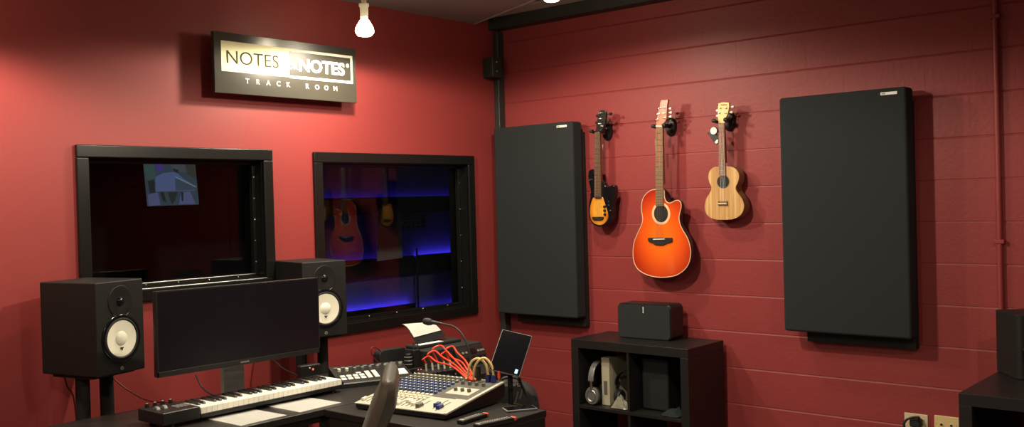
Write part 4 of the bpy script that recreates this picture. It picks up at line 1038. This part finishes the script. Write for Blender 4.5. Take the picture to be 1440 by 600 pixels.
# small dark case leaning beside it
bc = thing('headphone_case', 'rounded black case upright behind the pad controller', 'case', (-1.545, -.555, DZ), R(-8))
MB().prism(rrect(.175, .092, .022), -.03, .03, XZ, .008, 3).build('shell', 'matte_black', bc)
MB().tube([(.0875*math.cos(a)*.99, -.0, .046+.044*math.sin(a)) for a in [PI*k/10 for k in range(11)]], .0025, 6).build('zip', 'rubber', bc)
MB().bb(-.042, .050, -.033, .033, 0, .028, .004).build('case', 'plastic_black', wr)
MB().cyl((-.020, 0, .028), (-.020, 0, .10), .019, seg=18, bev=.003).build('charging_pod', 'plastic_black', wr)
for k in range(3): MB().lathe([(.0185, 0), (.021, .003), (.0185, .006)], 18, Matrix.Translation((-.020, 0, .045+.018*k))).build('pod_ring', 'grey_plastic', wr)
MB().bb(.004, .046, -.012, .012, .028, .115, .004).build('handset', 'plastic_black', wr)
for x in (.012, .038): MB().cyl((x, 0, .113), (x+.003, .004, .150), .0035, .0025, seg=10).build('antenna', 'rubber', wr)
for x in (.015, .032): MB().lathe([(0, 0), (.0035, 0), (.002, .003), (0, .003)], 8, Matrix.Translation((x, -.033, .018)) @ Matrix.Rotation(PI/2, 4, 'X')).build('indicator', 'led_red', wr)
cl_ = [at(px, py, 1, -.62) for px, py in ((545, 516), (533, 510), (524, 500), (522, 490), (528, 488), (537, 495))]
cable(cl_, .003, 'cable_darkred', 'dark red cable loop standing beside the rounded black case')

# ================================================================== TABLET, STAND AND BAG
D0 = 4.15
ctr = EYE + (_f + _r*((718.3-720)/FPX) - _u*((495.3-300)/FPX))*D0
uv = (_r*.130 + _u*-.027 + _f*-.026); vv = (_r*.056 + _u*.156 + _f*.119)
tw, th_ = uv.length, vv.length; ue = uv.normalized(); ve = (vv-ue*vv.dot(ue)).normalized(); ne = ue.cross(ve)
TM = Matrix((ue, ve, ne)).transposed().to_4x4(); TM.translation = ctr
tb = thing('tablet', 'dark tablet tilted back on a clamp stand right of the console', 'tablet', ctr)
tb.rotation_euler = TM.to_euler()
MB().bb(-tw/2, tw/2, -th_/2, th_/2, -.008, 0, .003).build('case', 'grey_plastic', tb)
MB().bb(-tw/2+.003, tw/2-.003, -th_/2+.003, th_/2-.003, -.0005, .0008).build('screen', 'screen_off', tb, sharp=0)
MB().bb(tw/2-.026, tw/2-.014, -th_/2+.010, -th_/2+.030, .0005, .0012).build('lit_icon', mat('lit_cyan_icon', (.2, .4, .5), .4, emit=(.45, .85, 1), estr=.8), tb, sharp=0)
st = thing('tablet_stand', 'black clamp stand with silver knobs carrying the tablet', 'stand', (ctr.x+.02, ctr.y+.015, 0))
cp = TM @ Vector((0, -.02, -.016)); base_xy = Vector((ctr.x+.02, ctr.y+.015, 0)); bl = cp-base_xy
MB().cyl((bl.x, bl.y, 0.02), (bl.x, bl.y, bl.z-.03), .011, seg=14).build('pole', 'matte_black', st)
MB().lathe([(0, 0), (.10, 0), (.10, .012), (.03, .02), (.012, .03), (0, .03)], 28, Matrix.Translation((bl.x, bl.y, 0))).build('base', 'matte_black', st)
hd = MB()
RT = TM.to_3x3().to_4x4()
hd.box((0, 0, 0), (tw*.75, .035, .012), .003, T=Matrix.Translation(bl) @ RT); hd.box((0, 0, 0), (.03, th_*.75, .012), .003, T=Matrix.Translation(bl) @ RT)
hd.tube([(bl.x, bl.y, bl.z-.04), (bl.x, bl.y, bl.z-.015), tuple(bl)], .010, 10)
hd.build('holder', 'matte_black', st)
for px, py in ((730, 528), (728, 541)):
    p = EYE + (_f + _r*((px-720)/FPX) - _u*((py-300)/FPX))*(D0-.04) - base_xy
    MB().lathe([(0, -.006), (.007, -.006), (.009, 0), (.007, .006), (0, .006)], 14, Matrix.Translation(p)).build('clamp_knob', 'chrome', st)
P = lambda px, py, dd=D0-.02: EYE + (_f + _r*((px-720)/FPX) - _u*((py-300)/FPX))*dd - base_xy
MB().tube([P(730, 530), P(733, 540), P(741, 556)], .006, 8).build('lever', 'matte_black', st)
for a, b in (((728, 551), (724, 566)), ((735, 545), (731, 560))):
    MB().cyl(P(*a), P(*b), .0035, seg=8).build('latch', 'alu', st)
# soft bag standing behind the side desk
bgp = EYE + (_f + _r*((714-720)/FPX) - _u*((560-300)/FPX))*4.42
bag = thing('gear_bag', 'tall soft black gear bag on the floor behind the side desk', 'bag', (bgp.x+.02, bgp.y-.0, 0), R(-49))
bp = [(-.13, 0), (.13, 0), (.135, .3), (.13, .64), (.115, .725), (.07, .765), (.0, .775), (-.08, .765), (-.12, .72), (-.135, .6), (-.135, .3)]
MB().prism(smooth_loop(bp, 3), -.085, .085, XZ, .02, 3).build('shell', 'bag', bag)
MB().tube([(-.05, 0, .76), (-.03, 0, .795), (.03, 0, .795), (.05, 0, .76)], .007, 8).build('handle', 'rubber', bag)
MB().tube([(-.095, -.087, .15), (-.10, -.088, .55), (-.06, -.088, .68), (.06, -.088, .68), (.10, -.088, .55), (.095, -.087, .15)], .003, 6).build('zip', 'gold', bag)

# phone and remotes on the side desk
ph = thing('phone', 'dark phone lying near the rear corner of the side desk', 'phone', (-1.972, -1.80, DZ), R(58))
MB().bb(-.035, .035, -.065, .065, 0, .009, .003).build('case', 'grey_plastic', ph); MB().bb(-.032, .032, -.060, .060, .0088, .0098).build('screen', 'screen_off', ph, sharp=0)
def remote(label, a, b, group):
    a = at(*a, 2, DZ+.016); b = at(*b, 2, DZ+.016); d = b-a; L = d.length
    t = thing('remote_control', label, 'remote control', (a.x, a.y, DZ), math.atan2(d.y, d.x), group=group)
    MB().bb(0, L-.016, -.018, .018, 0, .016, .004).build('case', 'plastic_black', t)
    MB().bb(L-.0165, L, -.014, .014, .001, .015, .004).build('orange_end', 'orange_tip', t)
    p0 = None
    n = int((L-.05)/.0115)
    for i in range(n):
        for j in range(2):
            o = MB().box((0, 0, 0), (.006, .007, .002), .0006).build('button', 'grey_print', t) if p0 is None else part_copy(p0, t)
            if p0 is None: p0 = o
            o.location = (.028+.0115*i, -.006+.012*j, .0165)
    MB().bb(.006, .018, -.011, .011, .0155, .017, .0005).build('end_key', 'grey_print', t)
remote('black remote with orange end lying against the console side', (647, 590.5), (684, 579), 'remotes on the side desk')
remote('black remote with orange end lying nearer the camera than the other', (669, 596), (724, 584.5), 'remotes on the side desk')

# ================================================================== DESK CHAIR (seen edge on)
cc = EYE + (_f + _r*((549-720)/FPX) - _u*((560-300)/FPX))*3.25
FA = R(136)
ch = thing('office_chair', 'black leather office chair turned edge on before the console', 'chair', (cc.x+math.cos(FA)*.20, cc.y+math.sin(FA)*.20, 0), FA-PI/2)  # local +y = forward
TAB = [(.50, .03, .045), (.57, .075, .058), (.65, .098, .064), (.75, .098, .068), (.847, .066, .070), (.905, .038, .082), (.95, .019, .084), (.99, .005, .068), (1.02, .0, .056), (1.046, .0, .048)]
def back_path(t):   # t 0 bottom .. 1 top : (height, forward offset, thickness)
    k = t*(len(TAB)-1); i = min(int(k), len(TAB)-2); f = k-i; f = f*f*(3-2*f)*.5+f*.5
    return tuple(TAB[i][m]+(TAB[i+1][m]-TAB[i][m])*f for m in range(3))
def back(u, v, side):
    z, y, th = back_path(v); x = (u-.5)*2; w = .225*(1-.12*max(0, v-.8)/.2)
    e = max(0, 1-abs(x)**5)**.5; ev = max(0, 1-abs(2*v-1)**16)**.5
    return (x*w, -.20 + y + side*th*.5*e*ev, z)
b = MB(); nu, nv = 20, 36
A = [[b.bm.verts.new(back(i/nu, j/nv, 1)) for j in range(nv+1)] for i in range(nu+1)]
B = [[(A[i][j] if i in (0, nu) or j in (0, nv) else b.bm.verts.new(back(i/nu, j/nv, -1))) for j in range(nv+1)] for i in range(nu+1)]
for i in range(nu):
    for j in range(nv):
        b.bm.faces.new((A[i][j], A[i+1][j], A[i+1][j+1], A[i][j+1]))
        try: b.bm.faces.new([B[i][j], B[i][j+1], B[i+1][j+1], B[i+1][j]])
        except ValueError: pass
b.build('backrest', 'leather', ch, sharp=60)
MB().bb(-.24, .24, -.21, .27, .44, .53, .035, 4).build('seat', 'leather', ch)
MB().tube([(0, -.10, .43), (0, -.24, .42), (0, -.27, .50), (0, -.185, .64)], .018, 10).build('back_bracket', 'plastic_black', ch)
for s in (-1, 1):
    MB().tube([(s*.22, .05, .46), (s*.29, .05, .48), (s*.30, .02, .64), (s*.30, -.06, .66)], .014, 8).build('armrest_frame', 'plastic_black', ch)
    MB().bb(s*.30-.03, s*.30+.03, -.12, .12, .655, .685, .012, 3).build('armrest', 'leather', ch)
MB().cyl((0, 0, .10), (0, 0, .44), .028, seg=18).build('gas_lift', 'matte_black', ch)
sp = MB()
for k in range(5):
    a = 2*PI*k/5; sp.tube([(0, 0, .11), (.15*math.cos(a), .15*math.sin(a), .10), (.30*math.cos(a), .30*math.sin(a), .075)], lambda t: .026-.010*t, 8)
sp.build('star_base', 'plastic_black', ch)
c0 = None
for k in range(5):
    a = 2*PI*k/5; loc = (.30*math.cos(a), .30*math.sin(a), .03)
    if c0 is None: c0 = MB().lathe([(0, -.022), (.026, -.022), (.030, -.012), (.030, .012), (.026, .022), (0, .022)], 18, Matrix.Rotation(PI/2, 4, 'X')).cyl((0, 0, .02), (0, 0, .055), .008, seg=8).build('caster', 'rubber', ch, loc=loc)
    else: part_copy(c0, ch, loc)

# heavy cable running along the wall foot between side desk and cube shelf
cable([(-1.895, -1.28, .42), (-1.75, -1.25, .40), (-1.3, -1.2, .25), (-.9, -1.12, .14), (-.6, -1.0, .05), (-.47, -.80, .02), (-.25, -.75, .02), (-.06, -.72, .02)], .012, 'cable_black', 'thick black cable hanging from the side desk towards the cube shelf')

# ================================================================== INSIDE THE BOOTHS
# dark acoustic bafflles with blue strips glowing up the booth wall
M['led_dim'] = mat('dim_blue_led_strip', (.02, .02, .2), .4, emit=(.06, .04, 1), estr=9)
M['led_faint'] = mat('faint_blue_led_strip', (.02, .02, .2), .4, emit=(.06, .04, 1), estr=4)
def baffle(label, x0, x1, z0, z1, led):
    t = thing('acoustic_baffle', label, 'acoustic baffle', ((x0+x1)/2, BY, z0), group='booth baffles with blue light strips')
    w = (x1-x0)/2
    MB().bb(-w, w, -.07, 0, 0, z1-z0, .004).build('pad', 'booth', t)
    MB().bb(-w, w, -.07, -.062, z1-z0, z1-z0+.015, .001).build('lip', 'booth', t)
    MB().bb(-w+.02, w-.02, -.035, -.025, z1-z0+.001, z1-z0+.008, 0).build('light_strip', led, t, sharp=0)
baffle('dark booth baffle with faint blue light strip, topmost behind the right window', -.24, 1.85, 1.52, 1.65, 'led_faint')
baffle('dark booth baffle with blue light strip, middle right behind the window', 1.03, 1.85, .98, 1.13, 'led_blue')
baffle('dark booth baffle with faint blue light strip, mid height left of thin stand', -.24, .99, .98, 1.13, 'led_faint')
baffle('dark booth baffle with blue light strip, low down left of thin stand', -.24, .99, .34, .71, 'led_blue')
baffle('dark booth baffle with dim blue light strip, low right behind the window', 1.03, 1.85, .30, .66, 'led_dim')
ts = thing('mic_stand', 'thin dark stand inside the booth behind the right window', 'stand', (.80, 1.7, 0))
MB().cyl((0, 0, .02), (0, 0, 1.22), .009, seg=12).build('pole', 'matte_black', ts); MB().lathe([(0, 0), (.13, 0), (.13, .012), (.02, .03), (0, .03)], 24).build('base', 'matte_black', ts)
tsh = thing('hung_shirt', 'pale grey sleeveless shirt hanging inside the booth behind the right window', 'shirt', (.47, 1.68, 1.14))
sp_ = [(-.13, 0), (.14, .01), (.135, .38), (.10, .43), (.05, .45), (.0, .435), (-.05, .45), (-.11, .43), (-.14, .38)]
MB().prism(sp_, -.012, .012, XZ, .006).build('cloth', 'cloth_grey', tsh)
MB().tube([(-.10, 0, .43), (0, 0, .47), (.10, 0, .435)], .004, 8).tube([(0, 0, .47), (0, 0, .52), (.02, 0, .535), (.03, 0, .515)], .003, 8).build('hanger', 'alu', tsh)
bs = thing('booth_sign', 'small outlined sign on the booth wall behind the right window', 'sign', (.99, BY-.001, 1.375))
MB().bb(-.21, .21, -.012, 0, 0, .115, .002).build('board', 'booth', bs)
bo = MB(); bo.bb(-.20, .20, -.0135, -.0115, .104, .109); bo.bb(-.20, .20, -.0135, -.0115, .006, .011); bo.bb(-.20, -.195, -.0135, -.0115, .011, .104); bo.bb(.195, .20, -.0135, -.0115, .011, .104); bo.build('outline', 'grey_print', bs, sharp=0)
text_mesh('NOTES', .075, 'grey_print', bs, (-.15, -.0132, .032), RX, width=.30, bold=.002)
# screen in the left booth
tvc = [at(199, 227, 1, 1.30), at(273, 226, 1, 1.30), at(281, 288, 1, 1.27), at(209, 289, 1, 1.27)]
tc_ = sum(tvc, Vector())/4; tu = ((tvc[1]-tvc[0])+(tvc[2]-tvc[3]))/2; tv_ = ((tvc[0]-tvc[3])+(tvc[1]-tvc[2]))/2
tw_, tl_ = tu.length, tv_.length; ue = tu.normalized(); ve = (tv_-ue*tv_.dot(ue)).normalized(); ne = ue.cross(ve)
TV = Matrix((ue, ve, ne)).transposed().to_4x4(); TV.translation = tc_
tvs = thing('wall_screen', 'small lit screen with bluish picture behind the left window', 'screen', tc_); tvs.rotation_euler = TV.to_euler()
MB().bb(-tw_/2-.01, tw_/2+.01, -tl_/2-.01, tl_/2+.01, -.04, -.001, .004).build('housing', 'matte_black', tvs)
PIC = [((.045, .075, .095), [(0, 0), (1, 0), (1, 1), (0, 1)]), ((.05, .10, .085), [(0, 0), (.2, 0), (.22, .38), (.04, .42)]), ((.075, .05, .26), [(.22, .06), (.36, .05), (.38, .2), (.25, .24)]),
       ((.075, .095, .10), [(.5, 0), (.78, 0), (.8, .24), (.55, .25)]), ((.05, .055, .045), [(.8, 0), (1, 0), (1, .4), (.82, .3)]), ((.095, .14, .27), [(.2, .36), (.35, .27), (.6, .24), (.74, .4), (.96, .58), (.93, .68), (.18, .68)]),
       ((.05, .085, .12), [(.57, .38), (.96, .60), (.92, .66), (.56, .67)]), ((.22, .27, .30), [(.57, .36), (.60, .355), (.98, .585), (.97, .605)]), ((.02, .03, .035), [(.05, .44), (.18, .42), (.17, .70), (.07, .72)]),
       ((.10, .12, .22), [(.03, .74), (.22, .70), (.25, .98), (.03, 1)]), ((.10, .12, .24), [(.66, .72), (.84, .69), (.93, .98), (.6, .98)]), ((.02, .03, .03), [(.26, .70), (.33, .70), (.37, .93), (.30, .90)]),
       ((.025, .04, .035), [(.40, .70), (.60, .70), (.55, .86), (.47, .97), (.43, .85)]), ((.02, .03, .03), [(.66, .71), (.71, .71), (.69, .92), (.66, .90)]), ((.02, .035, .04), [(.54, .16), (.66, .2), (.64, .28), (.56, .24)])]
pm = bmesh.new(); mats_ = []
for k, (c_, pl) in enumerate(PIC):
    mk_ = bpy.data.materials.new('screen_picture'); mk_.use_nodes = True; pb2 = mk_.node_tree.nodes['Principled BSDF']
    pb2.inputs['Base Color'].default_value = (.004, .004, .005, 1); pb2.inputs['Emission Color'].default_value = (*c_, 1); pb2.inputs['Emission Strength'].default_value = .75
    mats_.append(mk_)
    f_ = pm.faces.new([pm.verts.new(((u-.5)*tw_, (.5-v)*tl_, .0004+.00012*k)) for u, v in pl]); f_.material_index = k
bmesh.ops.recalc_face_normals(pm, faces=pm.faces)
pme = bpy.data.meshes.new('screen'); pm.to_mesh(pme); pm.free()
for mk_ in mats_: pme.materials.append(mk_)
po_ = bpy.data.objects.new('screen', pme); COL.objects.link(po_); po_.parent = tvs
ar = TV.inverted() @ Vector((tc_.x, BY, tc_.z))
MB().tube([(0, 0, -.035), tuple(Vector((0, 0, -.035)).lerp(ar, .5)), tuple(ar)], .015, 10).build('wall_arm', 'matte_black', tvs)
cm = thing('reflection_console', 'added dark console whose row of small switches stands for reflections in the left window', 'console', (-2.05, 1.0, 0))  # added object, in place of a row of small reflections in the glass
MB().bb(-.42, .28, -.2, .2, 1.00, 1.16, .01).build('case', 'plastic_black', cm)
for x in (-.38, .24): MB().bb(x-.02, x+.02, -.15, .15, 0, 1.0, .004).build('leg', 'matte_black', cm)
p0 = None
for i in range(18):
    o = MB().bb(-.006, .006, -.006, .006, 0, .028, .002).build('switch', 'grey_plastic', cm) if p0 is None else part_copy(p0, cm)
    if p0 is None: p0 = o
    o.location = (-.37+.035*i, -.16, 1.158)

# ================================================================== WORLD AND VIEW
w = bpy.data.worlds.new('world'); scene.world = w; w.use_nodes = True
w.node_tree.nodes['Background'].inputs['Color'].default_value = (.01, .01, .012, 1)
scene.view_settings.view_transform = 'Standard'; scene.view_settings.look = 'None'
scene.view_settings.exposure = 0.0; scene.view_settings.gamma = 1; scene.view_settings.use_curve_mapping = False
